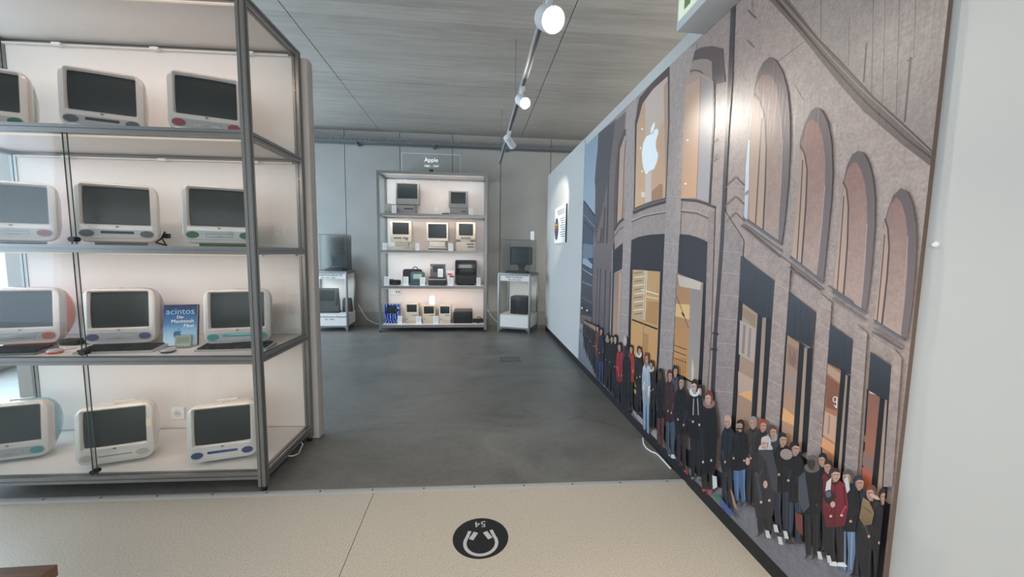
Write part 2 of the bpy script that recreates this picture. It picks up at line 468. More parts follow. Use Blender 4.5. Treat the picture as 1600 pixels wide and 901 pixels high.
LROT = math.radians(-1.7)
LORG = Vector((-1.165, 2.205, 0))
def left(u, v, z=0.0):
    """left cabinet coordinates: u metres from its right end, v metres behind its front"""
    c, s = math.cos(LROT), math.sin(LROT)
    return Vector((LORG.x - u*c - v*s, LORG.y - u*s + v*c, z))
WARM2 = (1.0, 0.82, 0.74)
cabinet('tall aluminium and glass cabinet with rounded translucent computers, beside the walkway', LORG, LROT,
        (True, True, True, False), (1.6, 2.3, 2.2, 2.0), (WARM, WARM2, WARM2, WARM))
BORG = Vector((0.225, 6.605, 0))
cabinet('tall open-fronted aluminium cabinet with beige and grey computers against the back wall', BORG, 0.0,
        (False,)*4, (3.2, 3.0, 2.8, 3.0), (WARM, (1, .9, .86), WARM2, (1, .92, .88)))
# white partition behind the left cabinet
pw = MB().box(-1.95, 0.035, CAB_D + 0.012, CAB_D + 0.10, 0, 2.64, 0.012).build('wall_partition', mat('partition_paint', (192, 184, 178), .55), smooth=True)
pw.location = LORG; pw.rotation_euler = (0, 0, LROT); tag(pw, kind='structure')

# ------------------------------------------------------------------ rounded all-in-one computers
PEARL = mat('pearl_grey_plastic', (190, 186, 183), 0.22, noise=0.015, scale=5, coat=0.6)
PEARL_W = mat('milky_white_plastic', (214, 210, 203), 0.25, noise=0.015, scale=5, coat=0.5)
CHIN = mat('translucent_grey_strip', (150, 152, 154), 0.3, coat=0.3)
LOGOGREY = mat('badge_grey', (120, 118, 116), 0.4)
def gel(nm, rgb): return mat('gel_' + nm, rgb, 0.22, noise=0.05, scale=9, coat=0.7)
GEL = {'red': gel('red', (176, 62, 84)), 'orange': gel('orange', (206, 92, 66)), 'purple': gel('purple', (88, 80, 132)),
       'green': gel('green', (52, 112, 74)), 'teal': gel('teal', (46, 148, 150)), 'aqua': gel('aqua', (74, 146, 164)),
       'blue': gel('blue', (52, 66, 132)), 'grey': gel('grey', (112, 114, 116)), 'dark': gel('dark', (62, 70, 76)),
       'white': gel('white', (206, 200, 192)), 'silver': gel('silver', (170, 168, 166))}

def SPK(a):
    c = {'red': (128, 62, 70), 'orange': (150, 88, 72), 'purple': (70, 68, 104), 'green': (52, 92, 70), 'teal': (58, 128, 126), 'blue': (62, 74, 118), 'dark': (74, 80, 86), 'white': (180, 174, 168)}[a]
    return mat('speaker_mesh_' + a, c, .5, noise=.12, scale=120)

def gel_computer(label, loc, yaw, shell, accent, foot, bezel=None, tilt=-5.0, slot='tray', sticker=False):
    """bulbous all-in-one: bezel, tube, coloured rear shell, speakers, disc slot, foot"""
    t = thing('all_in_one_computer', label, 'computer', loc, math.radians(yaw), 'rounded translucent computers')
    t.scale = (.88, .90, .95)
    bz = bezel or PEARL
    W, Hh = 0.40, 0.352
    zc = 0.016 + Hh/2
    tm = Matrix.Translation((0, 0, 0.03)) @ Matrix.Rotation(math.radians(tilt), 4, 'X') @ Matrix.Translation((0, 0, -0.03))
    sw, sh, sz = 0.318, 0.222, 0.231
    # bezel: closed ring with a recessed tube opening, bulging a little outwards
    m = MB()
    rings = [rrect(W*0.95, Hh*0.95, 0.055, 0, zc, 0.075), rrect(W*0.99, Hh*0.99, 0.06, 0, zc, 0.045), rrect(W*0.995, Hh*0.992, 0.058, 0, zc, 0.022),
             rrect(W*0.97, Hh*0.965, 0.052, 0, zc, 0.006), rrect(W*0.92, Hh*0.915, 0.045, 0, zc + 0.002, 0.0),
             rrect(sw + 0.016, sh + 0.016, 0.012, 0, sz, -0.004), rrect(sw, sh, 0.008, 0, sz, 0.004), rrect(sw - 0.006, sh - 0.006, 0.008, 0, sz, 0.020)]
    m.loft(rings, cap0=False, cap1=False).xform(tm).build('bezel', bz, t, True)
    # tube: shallow dome
    m = MB(); g = []
    nx, nz = 8, 6
    for j in range(nz + 1):
        for i in range(nx + 1):
            a, b = i/nx*2 - 1, j/nz*2 - 1
            g.append(m.bm.verts.new((a*sw/2, 0.019 - 0.013*(1 - 0.5*a*a - 0.5*b*b), sz + b*sh/2)))
    for j in range(nz):
        for i in range(nx):
            k = j*(nx+1) + i
            m.bm.faces.new((g[k], g[k+1], g[k+nx+2], g[k+nx+1]))
    m.xform(tm).build('screen', SCREEN, t, True)
    # rear shell tapering to a rounded nose
    m = MB()
    rings = [rrect(W*0.93, Hh*0.94, 0.055, 0, zc, 0.070), rrect(W*0.92, Hh*0.95, 0.075, 0, zc + 0.006, 0.11), rrect(W*0.83, Hh*0.87, 0.10, 0, zc + 0.008, 0.18),
             rrect(W*0.67, Hh*0.70, 0.11, 0, zc, 0.25), rrect(W*0.48, Hh*0.50, 0.085, 0, zc - 0.01, 0.295), rrect(W*0.24, Hh*0.25, 0.04, 0, zc - 0.015, 0.318)]
    rs = m.loft(rings, cap0=True).xform(tm).build('rear_shell', GEL[shell], t, True)
    # recessed carrying handle on top
    MB().box(-0.06, 0.06, 0.11, 0.135, zc + Hh*0.47, zc + Hh*0.47 + 0.012, 0.003).xform(tm).build('handle', bz, rs, True)
    # lower strip with speakers and the disc slot
    zs = 0.066
    MB().loft([rrect(W*0.90, 0.056, 0.026, 0, zs, 0.004), rrect(W*0.885, 0.050, 0.024, 0, zs, -0.003)]).xform(tm).build('lower_strip', CHIN if bz is PEARL else bz, t, True)
    for sx in (-1, 1):
        MB().disc((sx*0.140, zs), 0.033, 0.020, -0.0065, 0.0, 24).xform(tm).build('speaker', SPK(accent), t, True)
    if slot == 'tray':
        d = MB().box(-0.075, 0.075, -0.0055, 0, zs - 0.012, zs + 0.012, 0.004).xform(tm).build('disc_tray', CHIN, t, True)
        MB().box(-0.018, 0.018, -0.007, -0.005, zs - 0.009, zs - 0.005).xform(tm).build('eject_button', LOGOGREY, d)
    elif slot == 'dark':
        MB().box(-0.078, 0.078, -0.0055, 0, zs + 0.000, zs + 0.016, 0.003).xform(tm).build('disc_tray', CHAR, t, True)
    elif slot == 'accent':
        MB().box(-0.085, 0.085, -0.0055, 0, zs + 0.001, zs + 0.017, 0.003).xform(tm).build('disc_tray', GEL[accent], t, True)
    else:
        MB().box(-0.085, 0.085, -0.0048, 0, zs - 0.002, zs + 0.003).xform(tm).build('disc_slot', LOGOGREY, t)
    MB().disc((0.0, 0.107), 0.009, 0.0055, -0.006, 0.0, 12).xform(tm).build('badge', LOGOGREY, t)
    MB().box(-0.004, 0.004, 0.03, 0.038, zc + Hh/2 - 0.006, zc + Hh/2 + 0.001).xform(tm).build('microphone', LOGOGREY, t)
    # foot under the front and keel under the body
    MB().box(-0.125, 0.125, 0.045, 0.085, 0.0, 0.040, 0.008).build('foot', GEL[foot], t, True)
    MB().loft([rrect(0.16, 0.05, 0.02, 0, 0.027, 0.09), rrect(0.12, 0.054, 0.02, 0, 0.029, 0.20)]).build('keel', GEL[shell], t, True)
    if sticker:
        MB().box(0.163, 0.192, -0.004, 0.0, 0.215, 0.262).xform(tm).build('paper_sticker', mat('cream_sticker', (226, 214, 186), 0.7), t)
    return t

def spot_px(px, py, v, z):
    """point on the left cabinet's shelf: seen at column px, v metres behind the cabinet's front"""
    best = None
    y = 2.21 + v
    for _ in range(6):
        p = at_y(px, py, y)
        u = (LORG.x - p.x)
        y = left(u, v).y
    return (p.x, y, z)

S1, S2, S3, S4 = SHELF_Z[3], SHELF_Z[2], SHELF_Z[1], SHELF_Z[0]
gel_computer('rounded computer at far left of the top shelf, cut off by the photo edge', spot_px(-33, 150, .17, S1), 21, 'green', 'green', 'green')
gel_computer('grey rounded computer with dark speakers on the top shelf, middle one', spot_px(157, 150, .17, S1), 21, 'silver', 'dark', 'grey', slot='dark')
gel_computer('rounded computer with red speakers on the top shelf beside the post', spot_px(321, 150, .17, S1), 20, 'silver', 'red', 'red')
gel_computer('rounded computer with pinkish red shell at far left of the second shelf', spot_px(14, 330, .17, S2), 27, 'red', 'red', 'grey')
gel_computer('rounded computer with dark green shell and dark tray on second shelf', spot_px(181, 330, .17, S2), 24, 'green', 'dark', 'grey', slot='dark')
gel_computer('rounded computer with green speakers on second shelf beside the post', spot_px(341, 330, .17, S2), 18, 'silver', 'green', 'green')
gel_computer('rounded computer with orange shell at far left of the third shelf', spot_px(29, 500, .23, S3), 12, 'orange', 'orange', 'orange')
gel_computer('rounded computer with purple shell and speakers on third shelf left of the book', spot_px(184, 500, .23, S3), 11, 'purple', 'purple', 'purple')
gel_computer('rounded computer with teal speakers and slot behind the post, right of the book', spot_px(370, 500, .23, S3), 13, 'silver', 'teal', 'teal', slot='accent')
gel_computer('rounded computer with aqua blue shell at far left of the bottom shelf', spot_px(10, 690, .16, S4), 14, 'aqua', 'teal', 'aqua')
gel_computer('milky white rounded computer with a paper sticker on the bottom shelf', spot_px(178, 690, .11, S4), 17, 'white', 'white', 'white', bezel=PEARL_W, slot='slim', sticker=True)
gel_computer('white rounded computer with blue speakers and foot, bottom shelf beside post', spot_px(347, 690, .11, S4), 14, 'white', 'blue', 'blue', bezel=PEARL_W, slot='accent')

# ------------------------------------------------------------------ keyboards, mice, book and small things on the third shelf
KEYM = mat('dark_keycap', (34, 35, 40), 0.45)
def keyboard(label, loc, yaw, edge):
    t = thing('keyboard', label, 'keyboard', loc, math.radians(yaw), 'keyboards in the left cabinet')
    MB().loft([[(-.19, 0, 0), (.19, 0, 0), (.19, .135, 0), (-.19, .135, 0)], [(-.19, 0, .010), (.19, 0, .010), (.19, .135, .022), (-.19, .135, .022)]]).build('tray', GEL[edge], t)
    kb = MB()
    for r in range(5):
        for c in range(17):
            x = -0.178 + c*0.0209; y = 0.012 + r*0.0235; z = 0.0112 + y*0.083
            kb.box(x, x + 0.0172, y, y + 0.019, z, z + 0.008)
    k = kb.build('key_rows', KEYM, t); k['kind'] = 'stuff'
    for sx in (-1, 1):
        MB().box(sx*0.17 - 0.012, sx*0.17 + 0.012, .105, .13, 0.0, 0.014).build('riser', BLACK, t)
    return t
def mouse(label, loc, yaw, cord_to, shell):
    t = thing('round_mouse', label, 'mouse', loc, math.radians(yaw))
    n = 20
    MB().loft([[(r*math.cos(2*PI*k/n)*1.08, r*math.sin(2*PI*k/n), z) for k in range(n)] for r, z in ((.034, 0), (.040, .006), (.040, .013))]).build('rim', GEL[shell], t, True)
    MB().loft([[(r*math.cos(2*PI*k/n)*1.08, r*math.sin(2*PI*k/n), z) for k in range(n)] for r, z in ((.0385, .013), (.036, .021), (.024, .027), (.008, .029))]).build('shell', PEARL, t, True)
    MB().tube([(0, .040, .008), (0.0, .07, .006), cord_to[0], cord_to[1]], 0.0022, 6).build('cord', GEL['grey'], t, True)
    return t
def on_shelf(px, py, z): 
    p = at_z(px, py, z); return (p.x, p.y, z)
keyboard('black keyboard with orange-grey edge below the orange computer', on_shelf(-12, 556, S3), 4, 'grey')
keyboard('black keyboard with pale edge below the purple computer', on_shelf(177, 552, S3), 5, 'silver')
keyboard('black keyboard with pale edge behind the post below the teal computer', on_shelf(361, 548.3, S3), 4, 'silver')
mouse('round mouse with orange cord beside the orange computer', on_shelf(86, 551, S3), -10, ((.005, .08, .006), (.0, .12, .004)), 'orange').scale = (.85, .85, .85)
mouse('round grey mouse with dark rim in front of the blue book', on_shelf(263, 550, S3), 60, ((-.005, .062, .005), (-.02, .075, .003)), 'dark').scale = (.85, .85, .85)

# book leaning upright
bp = on_shelf(281, 541, S3)
bk = thing('book', 'blue hardcover book with white lettering standing between two computers', 'book', (bp[0], bp[1], S3 + .005), math.radians(10))
lean = Matrix.Rotation(math.radians(-9), 4, 'X')
m, nt, b_, N, L = node_mat('blue_cover')
tc = N('ShaderNodeTexCoord'); sp = N('ShaderNodeSeparateXYZ'); L(tc.outputs['Object'], sp.inputs[0])
rp = ramp(nt, [(0.0, (200, 220, 232)), (0.07, (150, 190, 216)), (0.13, (70, 120, 165)), (0.20, (38, 62, 104)), (0.24, (34, 40, 78))])
L(sp.outputs['Z'], rp.inputs[0]); L(rp.outputs[0], b_.inputs['Base Color']); b_.inputs['Roughness'].default_value = 0.35
BW, BH = 0.168, 0.245
MB().box(-BW/2, BW/2, 0, 0.003, 0, BH).xform(lean).build('front_cover', m, bk)
MB().box(-BW/2 + .004, BW/2 - .006, 0.003, 0.026, 0.004, BH - 0.004).xform(lean).build('page_block', PAPER, bk)
MB().box(-BW/2, BW/2, 0.026, 0.029, 0, BH).xform(lean).build('back_cover', mat('navy_cover', (40, 48, 78), 0.4), bk)
upv = lean @ Vector((0, 0, 1)); nv = lean @ Vector((0, -1, 0))
def cover(nm, s, size, x, z, m_, align='LEFT'):
    o = upv * z + nv * 0.0008 + Vector((x, 0, 0))
    return text(nm, s, size, m_, bk, o, (1, 0, 0), upv, align, 0.0003)
PALEBLUE = mat('pale_blue_print', (130, 185, 220), 0.5)
cover('title_band', 'acintos', 0.051, 0, BH - 0.057, PALEBLUE, 'CENTER')
cover('title_line', 'Die', 0.024, -BW/2 + 0.066, BH - 0.082, PAPER)
cover('title_line', 'Macintosh', 0.028, BW/2 - 0.014, BH - 0.108, PAPER, 'RIGHT')
cover('title_line', 'Fibel', 0.028, BW/2 - 0.014, BH - 0.136, PAPER, 'RIGHT')
APPLE = [(0, 45), (6, 20), (18, 4), (34, 0), (46, 5), (56, 5), (68, 0), (84, 6), (94, 22), (98, 34), (88, 40), (80, 54), (82, 70), (96, 82), (86, 94), (70, 98), (56, 92), (46, 92), (32, 98), (14, 90), (4, 72)]
def fruit(scale, cx, cz):
    return [(cx + (x - 49)*scale, cz + (y - 49)*scale) for x, y in APPLE]
mm = MB()
mm.bm.faces.new([mm.bm.verts.new(upv*z + nv*0.0012 + Vector((x, 0, 0))) for x, z in fruit(0.00042, -0.012, 0.068)])
mm.bm.faces.new([mm.bm.verts.new(upv*z + nv*0.0012 + Vector((x, 0, 0))) for x, z in ((-.012, .091), (-.004, .094), (.000, .103), (-.008, .101))])
mm.build('cover_emblem', mat('emblem_navy', (60, 100, 140), 0.5), bk)

zp = on_shelf(288, 543, S3)
zd = thing('pocket_device', 'small grey-green square device leaning in front of the blue book', 'gadget', (zp[0], zp[1] - .012, S3 + .0048), math.radians(12))
lz = Matrix.Rotation(math.radians(-10), 4, 'X')
ZG = mat('grey_green_plastic', (150, 158, 146), 0.45)
MB().box(-.040, .040, 0, .024, 0, .072, .006).xform(lz).build('case', ZG, zd, True)
MB().box(-.030, .030, -.0012, .001, .030, .062).xform(lz).build('display', mat('dull_display', (124, 136, 122), 0.3), zd)
MB().box(-.030, .030, -.0012, .001, .012, .020).xform(lz).build('label_strip', mat('dull_strip', (170, 174, 164), 0.4), zd)

# tangled power lead on the second shelf, sockets, small labels, loose cables
cp = on_shelf(255, 377, S2)
cz = S2 + 0.004
pts = [(0, .10, .004), (-.015, .09, .05), (.012, .08, .085), (.03, .07, .07), (.0, .06, .04), (-.02, .05, .02), (.03, .04, .006), (.06, .02, .004)]
lead = thing('power_lead', 'tangled black power lead standing between two computers on the second shelf', 'power lead', (spot_px(259, 375, .40, S2)))
MB().tube([(x, y - .1, z) for x, y, z in pts], 0.005, 6).build('cord', BLACK, lead, True)
MB().box(.018, .048, -.045, -.02, .045, .075, .006).build('plug', BLACK, lead, True)
adp = thing('power_adapter', 'small black adapter lying on the third shelf between orange and purple computers', 'adapter', spot_px(113, 524, .30, S3))
MB().box(-.05, .05, -.03, .03, 0, .035, .008).build('case', BLACK, adp, True)
MB().tube([(.05, 0, .01), (.09, -.02, .006), (.12, .02, .004)], .004, 6).build('cord', BLACK, adp, True)

def left_panel_px(px, py):
    """cabinet-local u,z of a pixel seen on the back panel"""
    y = 2.21 + CAB_D - 0.036
    for _ in range(6):
        p = at_y(px, py, y); u = LORG.x - p.x; y = left(u, CAB_D - 0.036).y
    return u, p.z
def socket(label, px, py, w=0.085):
    u, z = left_panel_px(px, py)
    p = left(u, CAB_D - 0.0365, z)
    t = thing('wall_socket', label, 'socket', p, LROT)
    MB().box(-w/2, w/2, -0.010, 0, -w/2, w/2, 0.004).build('cover_plate', PAPER, t, True)
    MB().disc((0, 0), 0.026, 0.026, -0.0115, -0.009, 18).build('insert', OFFWHITE, t, True)
    for a in (-.0095, 0, .0095):
        MB().disc((a, 0.004*(a == 0)), 0.0028, 0.0028, -0.0125, -0.011, 10).build('pin_hole', INK, t)
    return t
socket('white wall socket on the panel of the bottom shelf between white computers', 275, 645)
def small_label(label, px, py, w, h):
    u, z = left_panel_px(px, py)
    p = left(u, CAB_D - 0.0365, z)
    t = thing('price_label', label, 'label', p, LROT)
    MB().box(-w/2, w/2, -0.002, 0, -h/2, h/2).build('card', PAPER, t)
    for k in range(2):
        MB().box(-w*.06, w*.1, -.0026, -.0019, h*.1 - k*h*.2, h*.16 - k*h*.2).build('printed_line', INK, t)
small_label('tiny white label on the back panel right of the post, second shelf', 429, 361, .030, .052)
wl = thing('white_cable', 'white cable lying on the second shelf behind the post', 'cable', spot_px(404, 378, .45, S2))
MB().tube([(-.05, -.06, .004), (-.02, -.02, .012), (.03, .0, .016), (.09, -.01, .010), (.14, .05, .004)], .0045, 6).build('cord', PAPER, wl, True)
wl2 = thing('cable_loop', 'thin white cable loop hanging under the end rail of the left cabinet', 'cable', left(0.0, 0.36, 0.0))
MB().tube([(-.02, .10, .072), (.008, .08, .055), (.012, .0, .03), (.008, -.06, .05), (-.02, -.10, .072)], .003, 6).build('cord', PAPER, wl2, True)

# ------------------------------------------------------------------ exhibits in the back cabinet
B1, B2, B3, B4 = SHELF_Z[3], SHELF_Z[2], SHELF_Z[1], SHELF_Z[0]
def span(px0, px1, py0, py1, y):
    a, b = at_y(px0, (py0+py1)/2, y), at_y(px1, (py0+py1)/2, y)
    return a.x, b.x, at_y((px0+px1)/2, py1, y).z, at_y((px0+px1)/2, py0, y).z      # x0, x1, z low, z high

def tube_case(t, x0, x1, z0, z1, y, d, m, scr, rear=0.75, r=0.012, name='housing', dome=0.008, glass=None):
    """monitor housing with a recessed tube; scr = screen rectangle as fractions of the face (x0,x1,z0,z1)"""
    w, h = x1 - x0, z1 - z0; cx, cz = (x0+x1)/2, (z0+z1)/2
    sw, sh = w*(scr[1]-scr[0]), h*(scr[3]-scr[2]); sx = x0 + w*(scr[0]+scr[1])/2; sz = z0 + h*(scr[2]+scr[3])/2
    mb = MB()
    rings = [rrect(w*rear, h*rear, r, cx, cz - h*(1-rear)*0.15, y + d, 3), rrect(w*0.97, h*0.97, r, cx, cz, y + d*0.45, 3), rrect(w, h, r, cx, cz, y + 0.012, 3), rrect(w - .008, h - .008, r, cx, cz, y, 3),
             rrect(sw + .012, sh + .012, r*0.7, sx, sz, y, 3), rrect(sw, sh, r*0.6, sx, sz, y + 0.012, 3)]
    hs = mb.loft(rings, cap0=True, cap1=False).build(name, m, t, True)
    g = MB(); n = 5; vs = []
    for j in range(n+1):
        for i in range(n+1):
            a, b = i/n*2-1, j/n*2-1
            vs.append(g.bm.verts.new((sx + a*sw/2, y + 0.0135 - dome*(1 - .5*a*a - .5*b*b), sz + b*sh/2)))
    for j in range(n):
        for i in range(n):
            k = j*(n+1)+i
            g.bm.faces.new((vs[k], vs[k+1], vs[k+n+2], vs[k+n+1]))
    g.build('screen', glass or SCREEN, t, True)
    return hs

def exhibit(name, label, cat, x, y, z, group=None, rz=0.0):
    """thing at its base; builder coordinates stay in world metres through the offset parent"""
    t = thing(name, label, cat, (x, y, z), rz, group)
    return t
def rel(t, *parts):
    """re-anchor parts built in world coordinates under the thing"""
    inv = Matrix.Translation(-Vector(t.location))
    for o in list(t.children):
        if o.type == 'MESH': o.data.transform(inv)
        for c in o.children:
            if c.type == 'MESH': c.data.transform(inv)
    return t

def info_card(label, px0, px1, py0, py1, y, z=None, on=None):
    x0, x1, zl, zh = span(px0, px1, py0, py1, y)
    if z is not None: zl, zh = z, z + (zh - zl)
    t = thing('info_card', label, 'card', ((x0+x1)/2, y, zl), 0, 'white info cards in the back cabinet')
    w, h = x1 - x0, zh - zl
    lm = Matrix.Rotation(math.radians(-6), 4, 'X')
    MB().box(-w/2, w/2, 0, .0025, 0, h).xform(lm).build('card', PAPER, t)
    MB().loft([[(-w/2, .001, 0), (w/2, .001, 0), (w/2, .045, 0), (-w/2, .045, 0)], [(-w/2, .001, .002), (w/2, .001, .002), (w/2, .045, .002), (-w/2, .045, .002)]]).build('foot_fold', PAPER, t)
    GREYINK = mat('grey_print', (150, 150, 150), 0.7)
    for k in range(5):
        MB().box(-w*.34, w*(.34 if k % 2 else .2), -.0006, .0005, h*(.82 - .14*k), h*(.85 - .14*k)).xform(lm).build('printed_line', GREYINK, t)
    return t

YF1 = 6.78
# -- top shelf
x0, x1, _, zh = span(589, 611, 315, 330, 6.74)
t = exhibit('keyboard_on_edge', 'grey keyboard leaning on edge at the left of the top shelf', 'keyboard', -1.40, 6.76, B1 + .009)
km = Matrix.Rotation(math.radians(-14), 4, 'X') @ Matrix.Rotation(math.radians(5), 4, 'Y')
MB().box(-.10, .10, 0, .025, .012, .165, .004).xform(km).build('tray', GREYPL, t, True)
kb = MB()
for r in range(5):
    for c in range(9): kb.box(-.088 + c*.0197, -.0715 + c*.0197, -.006, .001, .03 + r*.025, .050 + r*.025)
kk = kb.xform(km).build('key_rows', mat('worn_key', (176, 170, 158), 0.6), t); kk['kind'] = 'stuff'
info_card('bluish grey card left of the large grey monitor', 612, 619, 318, 331, 6.72, B1)
x0, x1, zl, zh = span(618, 655, 284, 319.5, 6.80)
cx0, cx1, _, _ = span(620, 649, 320, 331, 6.80)
t = exhibit('desktop_computer', 'large grey tube monitor on a low grey desktop case, top shelf', 'computer', (x0+x1)/2, 6.80, B1)
ch = zl - B1 - 0.012
MB().box(cx0, cx1, 6.78, 7.08, B1, B1 + ch, .006).build('desktop_case', GREYPL, t, True)
MB().box(cx0 + .12, cx1 - .03, 6.778, 6.781, B1 + ch*.55, B1 + ch*.68).build('disc_slot', CHAR, t)
MB().cyl(((x0+x1)/2 - .02, 6.95), .10, B1 + ch, B1 + ch + .014, 18, .08).build('swivel', CHAR, t, True)
tube_case(t, x0, x1, zl, zh, 6.80, .36, GREYPL, (.075, .915, .27, .91))
rel(t)
info_card('tiny pale tag standing alone mid top shelf', 679, 684, 324, 329, 6.95)
x0, x1, _, _ = span(690, 703, 328, 333, 6.72)
t = exhibit('mouse', 'dark grey mouse lying left of the small grey monitor', 'mouse', (x0+x1)/2, 6.74, B1)
MB().loft([[(a*s, b*s + .0, z) for a, b in ((-.07, -.03), (-.04, -.045), (.04, -.045), (.07, -.03), (.07, .03), (.03, .045), (-.03, .045), (-.07, .03))] for s, z in ((1, 0), (1, .012), (.72, .028))]).build('shell', CHAR, t, True)
MB().tube([(-.07, 0, .006), (-.11, .05, .004), (-.10, .12, .004)], .003, 5).build('cord', CHAR, t)
x0, x1, zl, zh = span(701, 731, 298, 325, 6.80)
cx0, cx1, _, _ = span(703, 731, 325, 333, 6.80)
t = exhibit('desktop_computer', 'small grey tube monitor standing on a flat desktop case, top shelf right', 'computer', (x0+x1)/2, 6.80, B1)
ch = zl - B1 - .003
MB().box(cx0, cx1, 6.785, 7.08, B1, B1 + ch, .006).build('desktop_case', GREYPL, t, True)
MB().box(cx1 - .11, cx1 - .03, 6.783, 6.786, B1 + ch*.5, B1 + ch*.62).build('disc_slot', CHAR, t)
tube_case(t, x0, x1, zl, zh, 6.80, .30, GREYPL, (.13, .89, .26, .90))
rel(t)
info_card('bluish grey card right of the small grey monitor', 732.5, 739, 321, 333, 6.74, B1)

# -- second shelf
info_card('pale card at the left end of the second shelf', 597.5, 605, 376, 387, 6.72, B2)
x0, x1, zl, zh = span(609.5, 643, 344.5, 378, 6.80)
bx0, bx1, _, _ = span(606, 645, 380, 388, 6.80)
t = exhibit('desktop_computer', 'cream all-in-one computer with disc slots under its screen, second shelf left', 'computer', (x0+x1)/2, 6.80, B2)
MB().box(bx0, bx1, 6.70, 7.04, B2, B2 + .062, .006).build('base_case', BEIGE, t, True)
MB().box(bx1 - .13, bx1 - .03, 6.698, 6.701, B2 + .034, B2 + .042).build('disc_slot', CHAR, t)
MB().box((x0+x1)/2 - .11, (x0+x1)/2 + .11, 6.84, 7.0, B2 + .062, zl + .004, .01).build('pedestal', BEIGE, t, True)
tube_case(t, x0, x1, zl, zh, 6.80, .34, BEIGE, (.12, .87, .36, .90))
for a, b, c in ((.16, .52, .17), (.60, .84, .17), (.72, .82, .09)):
    MB().box(x0 + (x1-x0)*a, x0 + (x1-x0)*b, 6.797, 6.801, zl + (zh-zl)*c, zl + (zh-zl)*(c+.045)).build('drive_slot', CHAR, t)
rel(t)
info_card('white card between the two cream computers on second shelf', 649, 655, 377, 388, 6.72, B2)
x0, x1, zl, zh = span(666.5, 700, 347.5, 376.5, 6.80)
t = exhibit('desktop_computer', 'cream wide-screen-face monitor above stacked flat modules, second shelf middle', 'computer', (x0+x1)/2, 6.80, B2)
MB().box((x0+x1)/2 - .15, (x0+x1)/2 + .15, 6.78, 7.06, B2, B2 + .055, .006).build('lower_module', BEIGE_L, t, True)
MB().box((x0+x1)/2 - .15, (x0+x1)/2 + .16, 6.776, 6.781, B2 + .016, B2 + .036).build('drive_slot', CHAR, t)
MB().box((x0+x1)/2 - .13, (x0+x1)/2 + .13, 6.80, 7.02, B2 + .062, zl - .012, .006).build('upper_module', BEIGE_L, t, True)
MB().box((x0+x1)/2 - .12, (x0+x1)/2 + .10, 6.82, 7.00, B2 + .052, B2 + .064).build('spacer', CHAR, t)
MB().cyl(((x0+x1)/2, 6.92), .09, zl - .014, zl + .006, 16).build('swivel', BEIGE_L, t, True)
tube_case(t, x0, x1, zl, zh, 6.80, .32, BEIGE_L, (.08, .93, .16, .91))
rel(t)
info_card('white card right of the middle cream monitor', 700.5, 707.5, 378, 390, 6.71, B2)
x0, x1, zl, zh = span(712.5, 743, 347, 374.5, 6.80)
bx0, bx1, _, bz = span(713, 743, 378, 388, 6.80)
t = exhibit('desktop_computer', 'cream monitor with curved screen top on a flat case, second shelf right', 'computer', (x0+x1)/2, 6.80, B2)
MB().box(bx0, bx1, 6.76, 7.06, B2, bz, .006).build('desktop_case', BEIGE, t, True)
for zz, a in ((.72, .55), (.40, .58)):
    MB().box(bx0 + (bx1-bx0)*a, bx1 - .03, 6.757, 6.761, B2 + (bz-B2)*zz, B2 + (bz-B2)*(zz+.09)).build('drive_slot', CHAR, t)
MB().box((x0+x1)/2 - .09, (x0+x1)/2 + .09, 6.81, 6.98, bz, zl + .005, .01).build('stand', BEIGE, t, True)
tube_case(t, x0, x1, zl, zh, 6.80, .32, BEIGE, (.15, .87, .24, .90), r=.018)
MB().box((x0+x1)/2 - .085, (x0+x1)/2 + .085, 6.792, 6.801, zl + .015, zl + .05, .003).build('control_flap', GREYPL, t, True)
rel(t)

# -- third shelf
x0, x1, _, zh = span(590, 598, 436, 444, 6.85)
t = exhibit('case_pouch', 'dark grey soft pouch at the left end of the third shelf', 'pouch', -1.44, 6.95, B3)
MB().loft([rrect(.13, .05, .02, 0, .026, -.05, 3), rrect(.15, .09, .035, 0, .046, .0, 3), rrect(.12, .07, .03, 0, .036, .06, 3)]).build('body', CHAR, t, True)
info_card('white card at the left end of the third shelf', 600, 608, 431, 445, 6.71, B3)
x0, x1, _, zh = span(608.5, 625, 435, 444, 6.78)
t = exhibit('handheld_camera', 'black lumpy camera lying left of the black bag, third shelf', 'camera', (x0+x1)/2, 6.80, B3)
MB().loft([rrect(.17, .075, .025, 0, .04, 0, 3), rrect(.19, .09, .03, 0, .046, .04, 3), rrect(.15, .08, .03, 0, .042, .09, 3)]).build('body', BLACK, t, True)
MB().disc((-.01, .032), .04, .028, -.035, .005, 16).build('lens', CHAR, t, True)
MB().box(-.075, -.035, .02, .06, .085, .098, .004).build('button', CHAR, t, True)
x0, x1, _, zh = span(627, 657, 421, 444, 6.90)
t = exhibit('carry_bag', 'black fabric carry bag with loop handle behind the teal handheld', 'bag', (x0+x1)/2, 7.02, B3)
hb = zh - B3
MB().loft([rrect(x1-x0 - .02, hb - .015, .03, 0, hb/2, 0, 3), rrect(x1-x0, hb, .035, 0, hb/2, .03, 3), rrect(x1-x0, hb, .035, 0, hb/2, .10, 3), rrect(x1-x0 - .03, hb - .02, .03, 0, hb/2, .13, 3)]).build('body', mat('black_nylon', (30, 30, 40), 0.75, noise=.15, scale=40), t, True)
MB().tube([(.0, .06, hb - .005), (.02, .06, hb + .03), (.05, .06, hb + .045), (.08, .06, hb + .03), (.10, .06, hb - .005)], .008, 6).build('handle', BLACK, t, True)
MB().box(-.16, -.12, .0, .08, .0, hb*.62, .01).build('side_pocket', mat('black_nylon', (30, 30, 40)), t, True)
info_card('white card in front of the black bag', 630, 638, 431, 445, 6.71, B3)
x0, x1, _, zh = span(640, 663, 423.5, 445, 6.80)
TEALG = mat('dark_teal_plastic', (62, 82, 88), 0.4)
